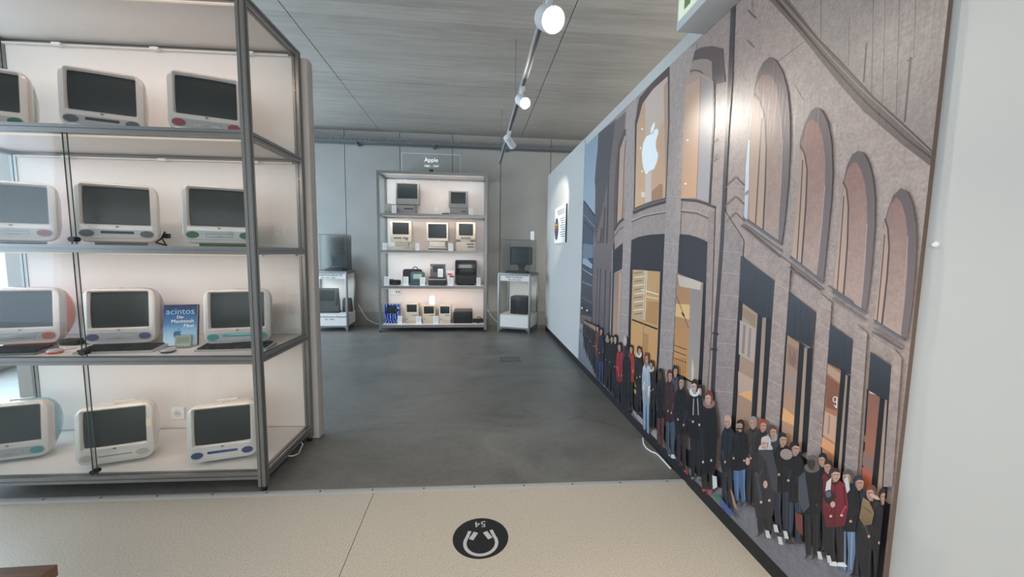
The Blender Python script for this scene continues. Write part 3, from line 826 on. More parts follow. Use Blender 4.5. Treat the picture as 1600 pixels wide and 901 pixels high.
t = exhibit('clamshell_handheld', 'dark teal clamshell handheld with pale green display, third shelf', 'handheld', (x0+x1)/2, 6.80, B3)
hh = zh - B3; ww = x1 - x0
MB().box(-ww/2, ww/2, -.06, .16, 0, .045, .012).build('keyboard_half', TEALG, t, True)
lidm = Matrix.Translation((0, .05, .04)) @ Matrix.Rotation(math.radians(-12), 4, 'X')
lid = MB().loft([rrect(ww - .01, hh - .05, .035, 0, (hh-.045)/2, 0, 4), rrect(ww, hh - .045, .04, 0, (hh-.045)/2, .012, 4), rrect(ww - .01, hh - .05, .035, 0, (hh-.045)/2, .03, 4)]).xform(lidm).build('lid', TEALG, t, True)
MB().box(-ww*.30, ww*.28, -.002, .001, hh*.26, hh*.62).xform(lidm).build('display', mat('pale_green_display', (150, 170, 158), 0.3), lid)
info_card('white card in front of the teal handheld, right end', 656, 664, 432, 445, 6.70, B3)
x0, x1, _, zh = span(670.5, 697, 412, 445, 6.82)
t = exhibit('portable_computer', 'dark grey portable computer with upright screen over a keyboard, third shelf', 'computer', (x0+x1)/2, 6.82, B3)
ww = x1 - x0; hh = zh - B3
MB().box(-ww/2 - .005, ww/2 + .005, -.09, .15, 0, hh*.26, .008).build('base', CHAR, t, True)
MB().box(-ww/2 - .005, ww/2 + .005, -.093, .10, hh*.262, hh*.295, .003).build('pale_rim', BEIGE, t, True)
MB().box(-ww/2 + .004, ww/2 - .004, -.07, .12, hh*.30, hh*.40, .008).build('keyboard', mat('warm_dark_grey', (70, 66, 64), 0.5), t, True)
g2 = mat('portable_grey', (84, 82, 82), 0.5)
mb = MB(); sc = Matrix.Translation((0, .02, 0)) @ Matrix.Rotation(math.radians(-6), 4, 'X')
rr = [rrect(ww*.88, hh*.58, .012, 0, hh*.70, .07, 3), rrect(ww*.92, hh*.60, .014, 0, hh*.70, .02, 3), rrect(ww*.9, hh*.585, .012, 0, hh*.70, .006, 3), rrect(ww*.64, hh*.33, .006, .01, hh*.76, .006, 3), rrect(ww*.62, hh*.32, .006, .01, hh*.76, .014, 3)]
mb.loft(rr, cap1=False).xform(sc).build('screen_frame', g2, t, True)
MB().box(-ww*.31 + .01, ww*.31 + .01, .013, .016, hh*.60, hh*.92).xform(sc).build('screen', SCREEN, t)
MB().box(-ww*.42, -ww*.38, .003, .007, hh*.76, hh*.88).xform(sc).build('badge', mat('pink_badge', (214, 150, 160), 0.5), t)
info_card('white card standing on the dark portable computer', 684, 692, 421, 434, 6.738, B3 + .145)
x0, x1, _, zh = span(699, 709, 423, 445, 6.92)
t = exhibit('software_box', 'white box with red print between the portable and the black television', 'box', (x0+x1)/2, 6.92, B3)
hh = zh - B3
MB().box(-.065, .065, 0, .04, 0, hh, .002).build('carton', PAPER, t)
MB().box(-.02, .06, -.0012, .001, hh*.52, hh*.66).build('red_print', mat('red_print', (190, 50, 55), 0.5), t)
MB().box(-.05, .03, -.0012, .001, hh*.70, hh*.80).build('red_print', mat('red_print', (190, 50, 55)), t)
info_card('white card in front of the white and red box', 700, 708, 433, 446, 6.71, B3)
x0, x1, zl, zh = span(711, 745, 406, 445, 6.80)
t = exhibit('black_television', 'black tube television computer with glossy screen on the third shelf', 'television', (x0+x1)/2, 6.80, B3)
zl = B3
tube_case(t, x0, x1, zl + .03, zh, 6.80, .36, BLACK, (.06, .93, .38, .93), r=.03, dome=.02, glass=mat('black_tube_glass', (20, 22, 24), .12, coat=.8))
MB().box(x0 + .03, x1 - .03, 6.82, 7.05, zl, zl + .035, .01).build('foot', BLACK, t, True)
MB().box(x0 + .06, x1 - .06, 6.792, 6.801, zl + .12, zl + .145, .003).build('disc_slot', CHAR, t, True)
rel(t)
info_card('white card right of the black television', 744.5, 751, 433, 446, 6.71, B3)

# -- bottom shelf
p = at_y(618.5, 455.5, BORG.y + CAB_D - .0365)
t = thing('socket_block', 'white double socket block high on the bottom bay of the back cabinet', 'socket', (p.x, p.y, p.z))
MB().box(-.09, .09, -.03, 0, -.06, .06, .008).build('cover_plate', PAPER, t, True)
for sx in (.02, .06):
    MB().box(sx - .012, sx + .012, -.034, -.029, -.02, .02, .002).build('pin_hole', GREYPL, t, True)
x0, x1, zl, zh = span(601, 622, 475.5, 504, 6.78)
m, nt, b_, N, L = node_mat('blue_marbled_plastic')
tc = N('ShaderNodeTexCoord'); wv = N('ShaderNodeTexWave'); wv.inputs['Scale'].default_value = 7; wv.inputs['Distortion'].default_value = 11; wv.inputs['Detail'].default_value = 3
L(tc.outputs['Object'], wv.inputs['Vector'])
rp = ramp(nt, [(0.0, (20, 46, 122)), (0.70, (30, 66, 150)), (0.93, (70, 110, 186)), (1.0, (205, 216, 234))]); L(wv.outputs['Fac'], rp.inputs[0]); L(rp.outputs[0], b_.inputs['Base Color']); b_.inputs['Roughness'].default_value = .2
def compact(label, px0, px1, py0, py1, y, m_, scr, group='compact computers in the back cabinet', slot=True):
    x0, x1, zl, zh = span(px0, px1, py0, py1, y)
    t = exhibit('compact_computer', label, 'computer', (x0+x1)/2, y, B4, group)
    zl = B4
    tube_case(t, x0, x1, zl + .045, zh, y, .27, m_, scr, rear=.92, r=.010)
    MB().box(x0 + .008, x1 - .008, y + .012, y + .25, zl, zl + .047, .006).build('foot', m_, t, True)
    if slot:
        MB().box(x0 + (x1-x0)*.55, x1 - .02, y - .0015, y + .001, zl + .135, zl + .144).build('disc_slot', CHAR, t)
        MB().box(x0 + .02, x0 + .045, y - .0015, y + .001, zl + .065, zl + .08).build('badge', GREYPL, t)
    return rel(t)
compact('compact upright computer in blue marbled finish, bottom shelf left', 601, 623, 475.5, 504, 6.78, m, (.16, .80, .44, .90), slot=False)
info_card('white card in front of the blue marbled computer', 621, 628, 492, 505, 6.70, B4)
compact('tallest cream compact computer, beside the blue marbled one', 633, 654, 474, 503, 6.78, BEIGE, (.13, .86, .50, .92))
info_card('white card between first and second cream compact computer', 650, 658, 493, 505.5, 6.70, B4)
compact('cream compact computer with very dark screen and a card on top', 660, 680.5, 477, 503, 6.78, BEIGE, (.12, .88, .46, .92))
info_card('white card standing on top of the dark-screened compact computer', 671, 679, 463.5, 476.5, 6.90, at_y(670, 477, 6.78).z)
info_card('white card between second and third cream compact computer', 677, 685, 493, 505.5, 6.70, B4)
compact('palest compact computer, beside the black box on bottom shelf', 686, 704.5, 477, 503, 6.78, BEIGE_L, (.11, .88, .46, .92))
x0, x1, _, zh = span(708.5, 738, 486, 505, 6.76)
t = exhibit('black_unit', 'flat black box-shaped unit at the right of the bottom shelf', 'computer', (x0+x1)/2, 6.76, B4)
ww, hh = x1 - x0, zh - B4
MB().box(-ww/2, ww/2, 0, .34, 0, hh*.93, .006).build('case', BLACK, t, True)
MB().box(-ww/2 + .01, ww/2 - .005, .0, .34, hh*.93, hh, .004).build('lid', mat('dusty_black', (84, 82, 82), .6), t, True)  # lid in a lighter grey than the case
x0, x1, _, zh = span(738.5, 756, 494, 505, 6.80)
t = exhibit('game_pad', 'black controller with coiled lead right of the flat black box', 'controller', (x0+x1)/2, 6.80, B4)
MB().loft([rrect(x1-x0 - .01, .05, .02, 0, .03, 0, 3), rrect(x1-x0, .07, .025, 0, .036, .05, 3), rrect(x1-x0 - .02, .05, .02, 0, .03, .1, 3)]).build('body', BLACK, t, True)
MB().tube([(-.03, .05, .06), (.0, .06, .10), (.04, .05, .085), (.06, .04, .05)], .007, 6).build('lead', BLACK, t, True)
MB().box(-.02, .01, -.06, -.03, 0, .03, .004).build('plug', BLACK, t, True)

# acrylic sign on top of the back cabinet
a, b = at_y(628, 239, 6.65), at_y(719, 242, 6.65)
t = thing('acrylic_sign', 'clear acrylic sign with white lettering standing on top of the back cabinet', 'sign', ((a.x+b.x)/2, 6.65, CAB_H))
w = b.x - a.x; h = a.z - CAB_H
B('pane', -w/2, w/2, -.003, .003, 0.002, h, GLASS, t)
EDGE = emit('edge_lit_acrylic', (200, 206, 210), .18)
B('top_edge', -w/2, w/2, -.003, .003, h, h + .005, EDGE, t); B('side_edge', -w/2 - .005, -w/2, -.003, .003, 0, h + .005, EDGE, t); B('side_edge', w/2, w/2 + .003, -.003, .003, 0, h + .003, EDGE, t)
B('holder_clip', -.03, .03, -.015, .015, 0, .045, CHAR, t)
LIT = emit('edge_lit_lettering', (240, 244, 246), .55)
text('lettering', 'Apple', .095, LIT, t, (0, -.0042, h - .125), (1, 0, 0), (0, 0, 1))
text('lettering', '1985 - 1997', .05, LIT, t, (0, -.0042, h - .21), (1, 0, 0), (0, 0, 1))

# ------------------------------------------------------------------ glass pedestal showcases
def showcase(label, loc, rz, w, d, top, lines_top, lines_low):
    t = thing('glass_showcase', label, 'showcase', loc, rz)
    # local frame: front-right corner at the origin, x to the left is negative, y to the back
    zb, zl, zh, zt = .095, .30, .885, 1.0
    for x in (-w + .017, -.017):
        for y in (.017, d - .017):
            MB().box(x - .017, x + .017, y - .017, y + .017, 0, zt, .004).build('post', ALU, t, True)
    for z in (zb - .012, zt - .012):
        for y in (.017, d - .017): B('rail', -w + .034, -.034, y - .015, y + .015, z - .014, z + .014, ALU, t)
        for x in (-w + .017, -.017): B('rail', x - .015, x + .015, .034, d - .034, z - .014, z + .014, ALU, t)
    for x, s in ((-w + .034, 1), (-.034, -1)):
        MB().loft([[(x, y, zb - .026), (x + s*.055, y, zb - .026), (x + s*.02, y, zb - .045), (x, y, zb - .075)] for y in (.010, .022)]).build('corner_bracket', ALU, t)
    B('floor_panel', -w + .03, -.03, .03, d - .03, zl - .02, zl, WHITE, t)
    for z0, z1, m_, nm in ((zb, zl, WHITE, 'lower_panel'), (zl, zh, GLASS, 'pane'), (zh, zt - .026, WHITE, 'header_panel')):
        B(nm, -w + .034, -.034, .012, .018, z0, z1, m_, t)
        B('rear_panel' if nm == 'pane' else nm, -w + .034, -.034, d - .018, d - .012, z0, z1, WHITE if nm == 'pane' else m_, t)
        B(nm, -w + .012, -w + .018, .034, d - .034, z0, z1, m_, t)
        B(nm, -.018, -.012, .034, d - .034, z0, z1, m_, t)
    B('table_top', -w + .005, -.005, .005, d - .005, zt, zt + .018, ALU, t, .004)
    B('light_strip', -w + .06, -.06, .04, .052, zh + .004, zh + .010, emit('strip_diffuser', (255, 235, 215), .15), t)
    area_light('strip_light', (-w/2, .06, zh), (-w/2, .30, zh - .5), w - .14, .02, .9, (1, .95, .84), t, 140)
    g0, g1 = zt + .018, top
    i = .045
    for q in ((-w + i, -i, i, i + .006), (-w + i, -i, d - i - .006, d - i), (-w + i, -w + i + .006, i + .006, d - i - .006), (-i - .006, -i, i + .006, d - i - .006)):
        B('hood_pane', *q, g0, g1, GLASS, t)
    B('hood_pane', -w + i, -i, i, d - i, g1, g1 + .006, GLASS, t)
    for x in (-w + i, -i - .003):
        for y in (i - .001, d - i - .003): B('hood_edge', x, x + .003, y, y + .004, g0, g1, GLASS_EDGE, t)
    for y in (i - .001, d - i - .002): B('hood_edge', -w + i, -i, y, y + .003, g1 + .006, g1 + .009, GLASS_EDGE, t)
    for x in (-w + i, -i - .003): B('hood_edge', x, x + .003, i, d - i, g1 + .006, g1 + .009, GLASS_EDGE, t)
    for k, (s, sz, z, al) in enumerate(lines_top): text('lettering', s, sz, INK, t, (-w/2, .0112, z), (1, 0, 0), (0, 0, 1))
    for k, (s, sz, z, al) in enumerate(lines_low): text('lettering', s, sz, INK, t, (-w/2, .0112, z), (1, 0, 0), (0, 0, 1))
    return t
# right showcase, turned towards the walkway
RL = Vector((0.945, 6.36, 0)); RROT = math.atan2(-0.23, 0.536)
showcase('turned glass showcase with black cube and monitor, in front of white wall', RL, RROT, .58, .56, 1.575, [('Next Computer', .046, .937, 0), ('1988 - 1990 - 6500$', .028, .897, 0)], [])
def rl(x, y, z=0.0):
    c, s = math.cos(RROT), math.sin(RROT); return Vector((RL.x + x*c - y*s, RL.y + x*s + y*c, z))
t = thing('cube_computer', 'black cube-shaped computer inside the lower part of the turned showcase', 'computer', rl(-.25, .16, .30), RROT)
NX = mat('matt_black_magnesium', (30, 32, 36), .5)
MB().box(-.15, .15, 0, .28, .006, .305, .006).build('case', NX, t, True)
for k in range(9): MB().box(-.145 + k*.0335, -.125 + k*.0335, -.006, .001, .02, .245).build('fin', NX, t)
MB().box(-.05, .05, -.009, .002, .14, .30, .003).build('drive_bay', CHAR, t, True)
MB().box(-.04, .04, -.011, -.008, .20, .206).build('disc_slot', INK, t)
t = thing('tube_monitor', 'black tube monitor on a curved foot under the turned showcase hood', 'monitor', rl(-.245, .20, 1.018), RROT)
tube_case(t, -.19, .19, .135, .445, 0, .26, NX, (.06, .94, .10, .93), rear=.6, r=.01)
MB().loft([[(-.07, .05, .14), (.07, .05, .14), (.07, .16, .14), (-.07, .16, .14)], [(-.035, .06, .08), (.035, .06, .08), (.035, .14, .08), (-.035, .14, .08)], [(-.05, .05, .03), (.05, .05, .03), (.05, .16, .03), (-.05, .16, .03)], [(-.14, .0, .0), (.14, .0, .0), (.14, .20, .0), (-.14, .20, .0)]]).build('foot', NX, t, True)
t = thing('keyboard', 'black keyboard lying in front of the monitor under the showcase hood', 'keyboard', rl(-.28, .07, 1.018), RROT)
MB().loft([[(-.20, 0, 0), (.20, 0, 0), (.20, .11, 0), (-.20, .11, 0)], [(-.195, .004, .016), (.195, .004, .016), (.195, .106, .032), (-.195, .106, .032)]]).build('tray', NX, t)
kb = MB()
for r in range(5):
    for c in range(16): kb.box(-.186 + c*.0233, -.167 + c*.0233, .012 + r*.019, .027 + r*.019, .018 + r*.003, .028 + r*.003)
k_ = kb.build('key_rows', CHAR, t); k_['kind'] = 'stuff'
cpos = rl(-.045 - .02, .30, 1.581)
t = thing('info_card', 'white card standing on the hood of the turned showcase', 'card', cpos, RROT)
MB().box(-.032, .032, 0, .003, 0, .15).build('card', PAPER, t)
MB().box(-.032, .032, 0, .05, 0, .002).build('foot_fold', PAPER, t)
# left showcase
LL = Vector((-2.10, 6.70, 0))
showcase('glass showcase with dark rounded computer, left of the back cabinet', LL, 0, .62, .47, 1.62, [('Macintosh PowerBook 100', .042, .937, 0), ('1991 - 1992 - 2500$', .028, .897, 0)], [('Twentieth Anniversary Macintosh', .042, .235, 0), ('1997 - 7499$', .028, .195, 0)])
t = thing('notebook_computer', 'dark open notebook computer under the left showcase hood', 'computer', (LL.x - .24, LL.y + .17, 1.018), math.radians(-4))
MB().box(-.15, .15, -.08, .14, 0, .035, .005).build('base', CHAR, t, True)
kb = MB()
for r in range(4):
    for c in range(12): kb.box(-.13 + c*.022, -.112 + c*.022, .03 + r*.022, .048 + r*.022, .035, .040)
k_ = kb.build('key_rows', KEYM, t); k_['kind'] = 'stuff'
MB().box(-.15, .15, 0, .022, 0, .23, .005).xform(Matrix.Translation((0, .14, .036)) @ Matrix.Rotation(math.radians(-8), 4, 'X')).build('lid', CHAR, t, True)
MB().box(-.115, .115, -.002, .001, .04, .20).xform(Matrix.Translation((0, .14, .036)) @ Matrix.Rotation(math.radians(-8), 4, 'X')).build('screen', SCREEN, t)
t = thing('flat_panel_computer', 'dark upright flat computer in the lower part of the left showcase', 'computer', (LL.x - .385, LL.y + .14, .30), 0)
BRZ = mat('dark_bronze_plastic', (74, 72, 70), .4)
ti = Matrix.Rotation(math.radians(-6), 4, 'X')
MB().loft([[(-.18, 0, .02), (.20, 0, .02), (.17, 0, .42), (-.16, 0, .42)], [(-.18, .07, .02), (.20, .07, .02), (.17, .05, .42), (-.16, .05, .42)]]).xform(ti).build('body', BRZ, t)
MB().box(-.12, .12, -.003, .001, .20, .38).xform(ti).build('screen', SCREEN, t)
for sx in (-.15, .155): MB().box(sx - .02, sx + .02, -.004, .001, .12, .36, .002).xform(ti).build('speaker', CHAR, t, True)
MB().box(-.19, .21, -.05, .09, 0, .022, .006).build('foot', CHAR, t, True)
t = thing('subwoofer', 'dark rounded speaker unit beside the upright flat computer in the left showcase', 'speaker', (LL.x - .095, LL.y + .29, .30), 0)
MB().loft([[(r*math.cos(2*PI*k/20), r*math.sin(2*PI*k/20), z) for k in range(20)] for r, z in ((.085, 0), (.088, .05), (.075, .21), (.062, .235), (.03, .242))]).build('body', BRZ, t, True)
MB().cyl((0, 0), .09, 0, .018, 20).build('base_ring', CHAR, t, True)
cab = thing('power_cable', 'white cable sagging from the left showcase to the back cabinet', 'cable', (-2.02, 7.18, 0))
MB().tube([(-.05, 0, .40), (.02, 0, .26), (.12, -.02, .12), (.26, -.03, .05), (.42, -.05, .03)], .006, 6).build('cord', PAPER, cab, True)
cab = thing('power_cable', 'white cable from the back cabinet down towards the turned showcase', 'cable', (0.26, 7.18, 0))
MB().tube([(.0, -.02, .30), (.06, -.04, .20), (.16, -.08, .10), (.26, -.14, .02), (.36, -.16, .008)], .006, 6).build('cord', PAPER, cab, True)

# ------------------------------------------------------------------ cable tray along the back wall
GALV = mat('galvanised_steel', (120, 124, 128), 0.5, 0.6, noise=.05, scale=20)
t = thing('cable_tray', 'perforated grey steel cable tray under the ceiling along the back wall', 'cable tray', (0, 7.0, 3.20))
B('bottom_plate', XL + .01, XR - .01, 0, .20, 0, .004, GALV, t)
mb = MB()
mb.box(XL + .01, XR - .01, -.003, 0, 0, .018); mb.box(XL + .01, XR - .01, -.003, 0, .058, .075)
x = XL + .02
while x < XR - .05:
    mb.box(x, x + .018, -.003, 0, .018, .058); x += .05
mb.build('perforated_side', GALV, t)
B('rear_side', XL + .01, XR - .01, .20, .203, 0, .075, GALV, t)
for k in range(8):
    xx = -4.6 + k*1.3
    B('bracket', xx - .02, xx + .02, -.0, .235, -.025, -.0005, GALV, t)
mb = MB()
for q in range(5): mb.tube([(XL + .02, .03 + q*.035, .015), (0, .035 + q*.034, .018), (XR - .02, .03 + q*.035, .015)], .012, 6)
mb.build('cable_bundle', BLACK, t)

# ------------------------------------------------------------------ suspended lighting track with spotlights
TX, TZ = 0.405, 2.75
LAMPW = mat('white_lamp_housing', (226, 228, 230), 0.4)
t = thing('lighting_track', 'pale suspended lighting track running along the walkway', 'lighting track', (TX, 0, TZ))
B('channel', -.020, .020, -1.5, 6.21, 0, .030, mat('track_grey', (186, 188, 190), 0.4, .3), t)
B('slot', -.010, .010, -1.5, 6.205, -.002, .001, mat('track_slot', (84, 84, 86), .5), t)
B('end_cap', -.021, .021, 6.21, 6.225, -.002, .031, CHAR, t)
for y in (-.6, 2.0, 4.0, 5.9):
    MB().tube([(0, y, .03), (0, y, CEIL - TZ)], .004, 6).build('suspension_rod', ALU, t)
LENS = emit('lit_lamp_lens', (255, 246, 232), 28)
def spotlight(label, y, aim, power, lens=.036, spot=46, blend=.5, L_=.17, color=(1, .93, .84), drop=.075):
    t = thing('track_spotlight', label, 'spotlight', (TX, y, TZ - drop - .02), 0, 'spotlights on the suspended track')
    base = Vector((0, 0, 0)); d = (Vector(aim) - Vector(t.location)).normalized()
    B('adapter', -.017, .017, -.07, .07, drop - .012, drop + .019, LAMPW, t, .003)
    MB().tube([(0, 0, drop - .01), (0, 0, 0)], .010, 8).build('stem', LAMPW, t, True)
    m = d.to_track_quat('-Z', 'Y').to_matrix().to_4x4()
    n = 20
    h = MB().loft([[(r*math.cos(2*PI*k/n), r*math.sin(2*PI*k/n), z) for k in range(n)] for r, z in ((lens*.7, L_*.42), (lens + .004, L_*.38), (lens + .006, -L_*.5), (lens + .006, -L_*.58), (lens + .001, -L_*.58), (lens, -L_*.54))], cap1=False).xform(m).build('housing', LAMPW, t, True)
    MB().cyl((0, 0), lens, -L_*.545, -L_*.53, n).xform(m).build('lens', LENS, t, True)
    l = bpy.data.lights.new('spot_lamp', 'SPOT'); l.energy = power; l.spot_size = math.radians(spot); l.spot_blend = blend
    l.shadow_soft_size = lens*.8; l.color = color
    o = bpy.data.objects.new('spot_lamp', l); COL.objects.link(o); o.parent = t
    o.location = d * (L_*.60); o.rotation_euler = d.to_track_quat('-Z', 'Y').to_euler()
    return t
spotlight('white spotlight nearest the end of the track, turned to the wall text panel', 4.62, (1.27, 5.75, 1.95), 80, spot=42)
spotlight('white spotlight with visible lit lens, middle of the track', 3.42, (1.0, 0.6, 1.0), 85, lens=.042, spot=60, blend=.8)
spotlight('glaring bright spotlight nearest the camera on the track', 2.24, (0.75, -0.1, 1.15), 55, lens=.060, spot=70, blend=.8)
spotlight('white spotlight on the track above and behind the viewer', 0.3, (0.35, 1.4, 0), 112, spot=84, blend=.9)  # added out of view to brighten the near floor

# ------------------------------------------------------------------ escape sign box over the mural
e = thing('escape_sign', 'pale grey illuminated escape sign box on the wall above the mural', 'escape sign', (1.105, 1.72, 2.586))
SIGNGREY = mat('sign_housing', (200, 204, 206), .45)
MB().box(0, .165, 0, .44, 0, .22, .004).build('housing', SIGNGREY, e, True)
B('sign_face', -.003, .0005, .02, .42, .045, .205, emit('pale_green_face', (226, 232, 206), .3), e)
SG = mat('sign_green', (124, 146, 112), .5)
mb = MB()
def yz(pts, x): mb.bm.faces.new([mb.bm.verts.new((x, p, q)) for p, q in pts])
yz([(.30, .07), (.36, .07), (.36, .19), (.30, .19)], -.0036)
yz([(.10, .12), (.22, .12), (.22, .10), (.26, .13), (.22, .16), (.22, .14), (.10, .14)], -.0036)
mb.build('pictogram', SG, e)

# ------------------------------------------------------------------ text panel on the white wall
a, b = at_x(869, 350, WX), at_x(886, 350, WX)
z0, z1 = 1.515, 2.04
t = thing('text_panel', 'white text panel with colourful emblem on the far white wall', 'panel', (WX, (a.y+b.y)/2, z0))
hw = abs(a.y - b.y)/2
B('board', -.022, 0, -hw, hw, 0, z1 - z0, PAPER, t)
B('shadow_edge', -.022, 0, -hw - .003, -hw, 0, z1 - z0, CHAR, t)  # thin charcoal strip on the board's near side
TXT = mat('panel_print', (90, 90, 94), .7)
H_ = z1 - z0
for k in range(3): B('printed_line', -.0235, -.0215, -hw*.85, hw*(.55 - .1*k), H_*(.88 - .05*k), H_*(.90 - .05*k), TXT, t)
for k in range(9): B('printed_line', -.0235, -.0215, -hw*.85, -hw*(.05 + .1*(k % 3)), H_*(.64 - .06*k), H_*(.66 - .06*k), TXT, t)
EMB = [mat('emblem_%d' % i, c, .5) for i, c in enumerate(((70, 120, 78), (190, 164, 80), (176, 112, 64), (156, 70, 66), (108, 76, 118), (70, 108, 150)))]
dark = MB(); n = 18
dark.bm.faces.new([dark.bm.verts.new((-.0228, hw*.6 + .13*math.cos(2*PI*k/n), H_*.40 + .165*math.sin(2*PI*k/n))) for k in range(n)])
dark.build('emblem_ground', mat('emblem_dark', (50, 46, 48), .6), t)
for i in range(6):
    mb = MB(); zc_ = H_*.40 + .105 - i*.042
    wd = .085*math.sqrt(max(.02, 1 - ((i - 2.5)/3.4)**2))
    mb.box(-.0245, -.0225, hw*.6 - wd, hw*.6 + wd, zc_ - .017, zc_ + .017)
    mb.build('emblem_stripe', EMB[i], t)

# ------------------------------------------------------------------ floor things
c = at_z(751, 839, 0)
t = thing('floor_sticker', 'round black floor sticker with white number 54 and headphone sign', 'floor sticker', (c.x, c.y, 0))
STK = mat('black_sticker', (34, 34, 37), .5, noise=.08, scale=40); STW = mat('grey_white_print', (206, 204, 200), .5)
MB().cyl((0, 0), .1335, .0003, .0012, 48).build('disc', STK, t)
mb = MB()
n = 28; ro, ri = .083, .067
def arc(r, a): return (r*math.cos(a), -.037 + r*math.sin(a), .0016)
A0, A1 = math.radians(152), math.radians(388)
prev = None
for k in range(n + 1):
    a = A0 + (A1 - A0)*k/n
    cur = [mb.bm.verts.new(arc(ro, a)), mb.bm.verts.new(arc(ri, a))]
    if prev: mb.bm.faces.new((prev[0], cur[0], cur[1], prev[1]))
    prev = cur
for s in (-1, 1):
    c0 = (s*math.cos(math.radians(28))*.075, -.037 + .075*math.sin(math.radians(28)))
    ux, uy = s*.052 - c0[0], .044 - c0[1]; l_ = math.hypot(ux, uy); nx_, ny_ = -uy/l_*.008, ux/l_*.008
    mb.bm.faces.new([mb.bm.verts.new(q) for q in ((c0[0]+nx_, c0[1]+ny_, .00165), (c0[0]+ux+nx_, c0[1]+uy+ny_, .00165), (c0[0]+ux-nx_, c0[1]+uy-ny_, .00165), (c0[0]-nx_, c0[1]-ny_, .00165))])
mb.build('headband', STW, t)
for s in (-1, 1):
    m4 = Matrix.Translation((s*.034, .010, .0013)) @ Matrix.Rotation(s*math.radians(28), 4, 'Z')
    MB().box(-.0115, .0115, -.026, .026, 0, .0004).xform(m4).build('ear_cushion', STW, t)
text('number', '54', .060, STW, t, (0, .109, .0014), (-1, 0, 0), (0, -1, 0), 'CENTER', .0001)

hp = at_z(797, 561, 0)
t = thing('floor_hatch', 'small square floor box lid set into the concrete floor', 'floor hatch', (hp.x, hp.y, 0))
HM = mat('hatch_lid', (104, 102, 97), .45, noise=.08, scale=6)
w, d = .125, .10
B('lid', -w + .006, w - .006, -d + .006, d - .006, .0004, .0016, HM, t)
for q in ((-w, w, -d, -d + .005), (-w, w, d - .005, d), (-w, -w + .005, -d, d), (w - .005, w, -d, d)):
    B('frame_edge', *q, .0004, .0022, mat('hatch_frame', (64, 62, 60), .5), t)

# brown wooden bench cut off at the lower left
wood = None
m, nt, b_, N, L = node_mat('brown_bench_wood')
tc = N('ShaderNodeTexCoord'); mp = N('ShaderNodeMapping'); mp.inputs['Scale'].default_value = (1.2, 14, 14); L(tc.outputs['Object'], mp.inputs[0])
nz = N('ShaderNodeTexNoise'); nz.inputs['Scale'].default_value = 3; nz.inputs['Detail'].default_value = 6; L(mp.outputs[0], nz.inputs['Vector'])
rp = ramp(nt, [(.3, (92, 62, 44)), (.55, (118, 84, 62)), (.75, (136, 100, 76))]); L(nz.outputs['Fac'], rp.inputs[0]); L(rp.outputs[0], b_.inputs['Base Color']); b_.inputs['Roughness'].default_value = .45
t = thing('wooden_bench', 'brown wooden bench top cut off at the lower left corner', 'bench', (-1.20, 1.172, 0))
MB().box(-1.3, 0, -.42, 0, .415, .45, .003).build('seat', m, t, True)
for x in (-1.22, -.07):
    for y in (-.36, -.06): B('leg', x - .025, x + .025, y - .025, y + .025, 0, .415, m, t)
B('apron', -1.2, -.09, -.07, -.05, .34, .415, m, t); B('apron', -1.2, -.09, -.37, -.35, .34, .415, m, t)

# white cable on the floor at the foot of the mural
pts = [at_z(q[0], q[1], .006) for q in ((1008, 684), (1005, 688), (1006, 694), (1010, 700), (1017, 705), (1025, 708), (1032, 711), (1037, 717), (1040, 722), (1048, 732))]
pts = [Vector((min(p.x, WX - .01), p.y, .007)) for p in pts]
o = pts[0]
t = thing('floor_cable', 'white cable lying on the floor at the foot of the mural', 'cable', (o.x, o.y, 0))
MB().tube([(p.x - o.x, p.y - o.y, p.z) for p in pts], .005, 6).build('cord', PAPER, t, True)

# ------------------------------------------------------------------ the printed mural
MY0, MY1, MZ0, MZ1 = 0.992, 4.487, 0.088, 2.595
t_mural = thing('wall_mural', 'large printed mural of people queuing outside a stone store, on the right wall', 'mural', (WX, (MY0+MY1)/2, 0))
B('board', 0.0005, .0138, MY0 - (MY0+MY1)/2, MY1 - (MY0+MY1)/2, MZ0, MZ1, mat('brown_board_edge', (110, 92, 80), .6), t_mural)
CROPS = {'A': (1120, 60, 200/530), 'B': (1260, 200, 240/721), 'C': (960, 360, 200/644), 'D': (1130, 380, 160/481), 'E': (1260, 480, 180/579),
         'F': (900, 190, 160/721), 'G': (980, 100, 200/644), 'H': (900, 380, 120/541), 'I': (1020, 0, 180/1352), 'J': (1100, 0, 500/1126),
         'P': (0, 0, 1)}
PV, PFc, PC = [], [], []            # vertices, faces, colour per face corner
LEVEL = [0]
def clip_poly(p):
    for ax, lim, sg in ((0, MY0, 1), (0, MY1, -1), (1, MZ0, 1), (1, MZ1, -1)):
        q = []
        for i in range(len(p)):
            a, b = p[i-1], p[i]
            da, db = (a[ax] - lim)*sg, (b[ax] - lim)*sg
            if (da >= 0) != (db >= 0):
                k = da/(da - db); q.append((a[0] + (b[0]-a[0])*k, a[1] + (b[1]-a[1])*k))
            if db >= 0: q.append(b)
        p = q
        if len(p) < 3: return None
    return p
def ink(crop, pts, col, col2=None, tex=0.0):
    """one flat printed shape; points measured on the picture, laid on the wall plane; col2 = colour of its lower end"""
    ox, oy, s = CROPS[crop]
    wp = []
    for x, y in pts:
        q = at_x(ox + x*s, oy + y*s, WX); wp.append((q.y, q.z))
    wp = clip_poly(wp)
    if not wp: return
    LEVEL[0] += 1
    x = -0.00002 * LEVEL[0]
    zs = [p[1] for p in wp]; hi, lo = max(zs), min(zs)
    base = len(PV)
    idx = []
    for y, z in wp:
        PV.append((x, y - (MY0+MY1)/2, z)); idx.append(len(PV) - 1)
        if col2:
            k = (hi - z)/max(1e-6, hi - lo)
            c = tuple(a + (b - a)*k for a, b in zip(col, col2))
        else: c = col
        PC.append((*lin(c), tex))
    PFc.append(idx)
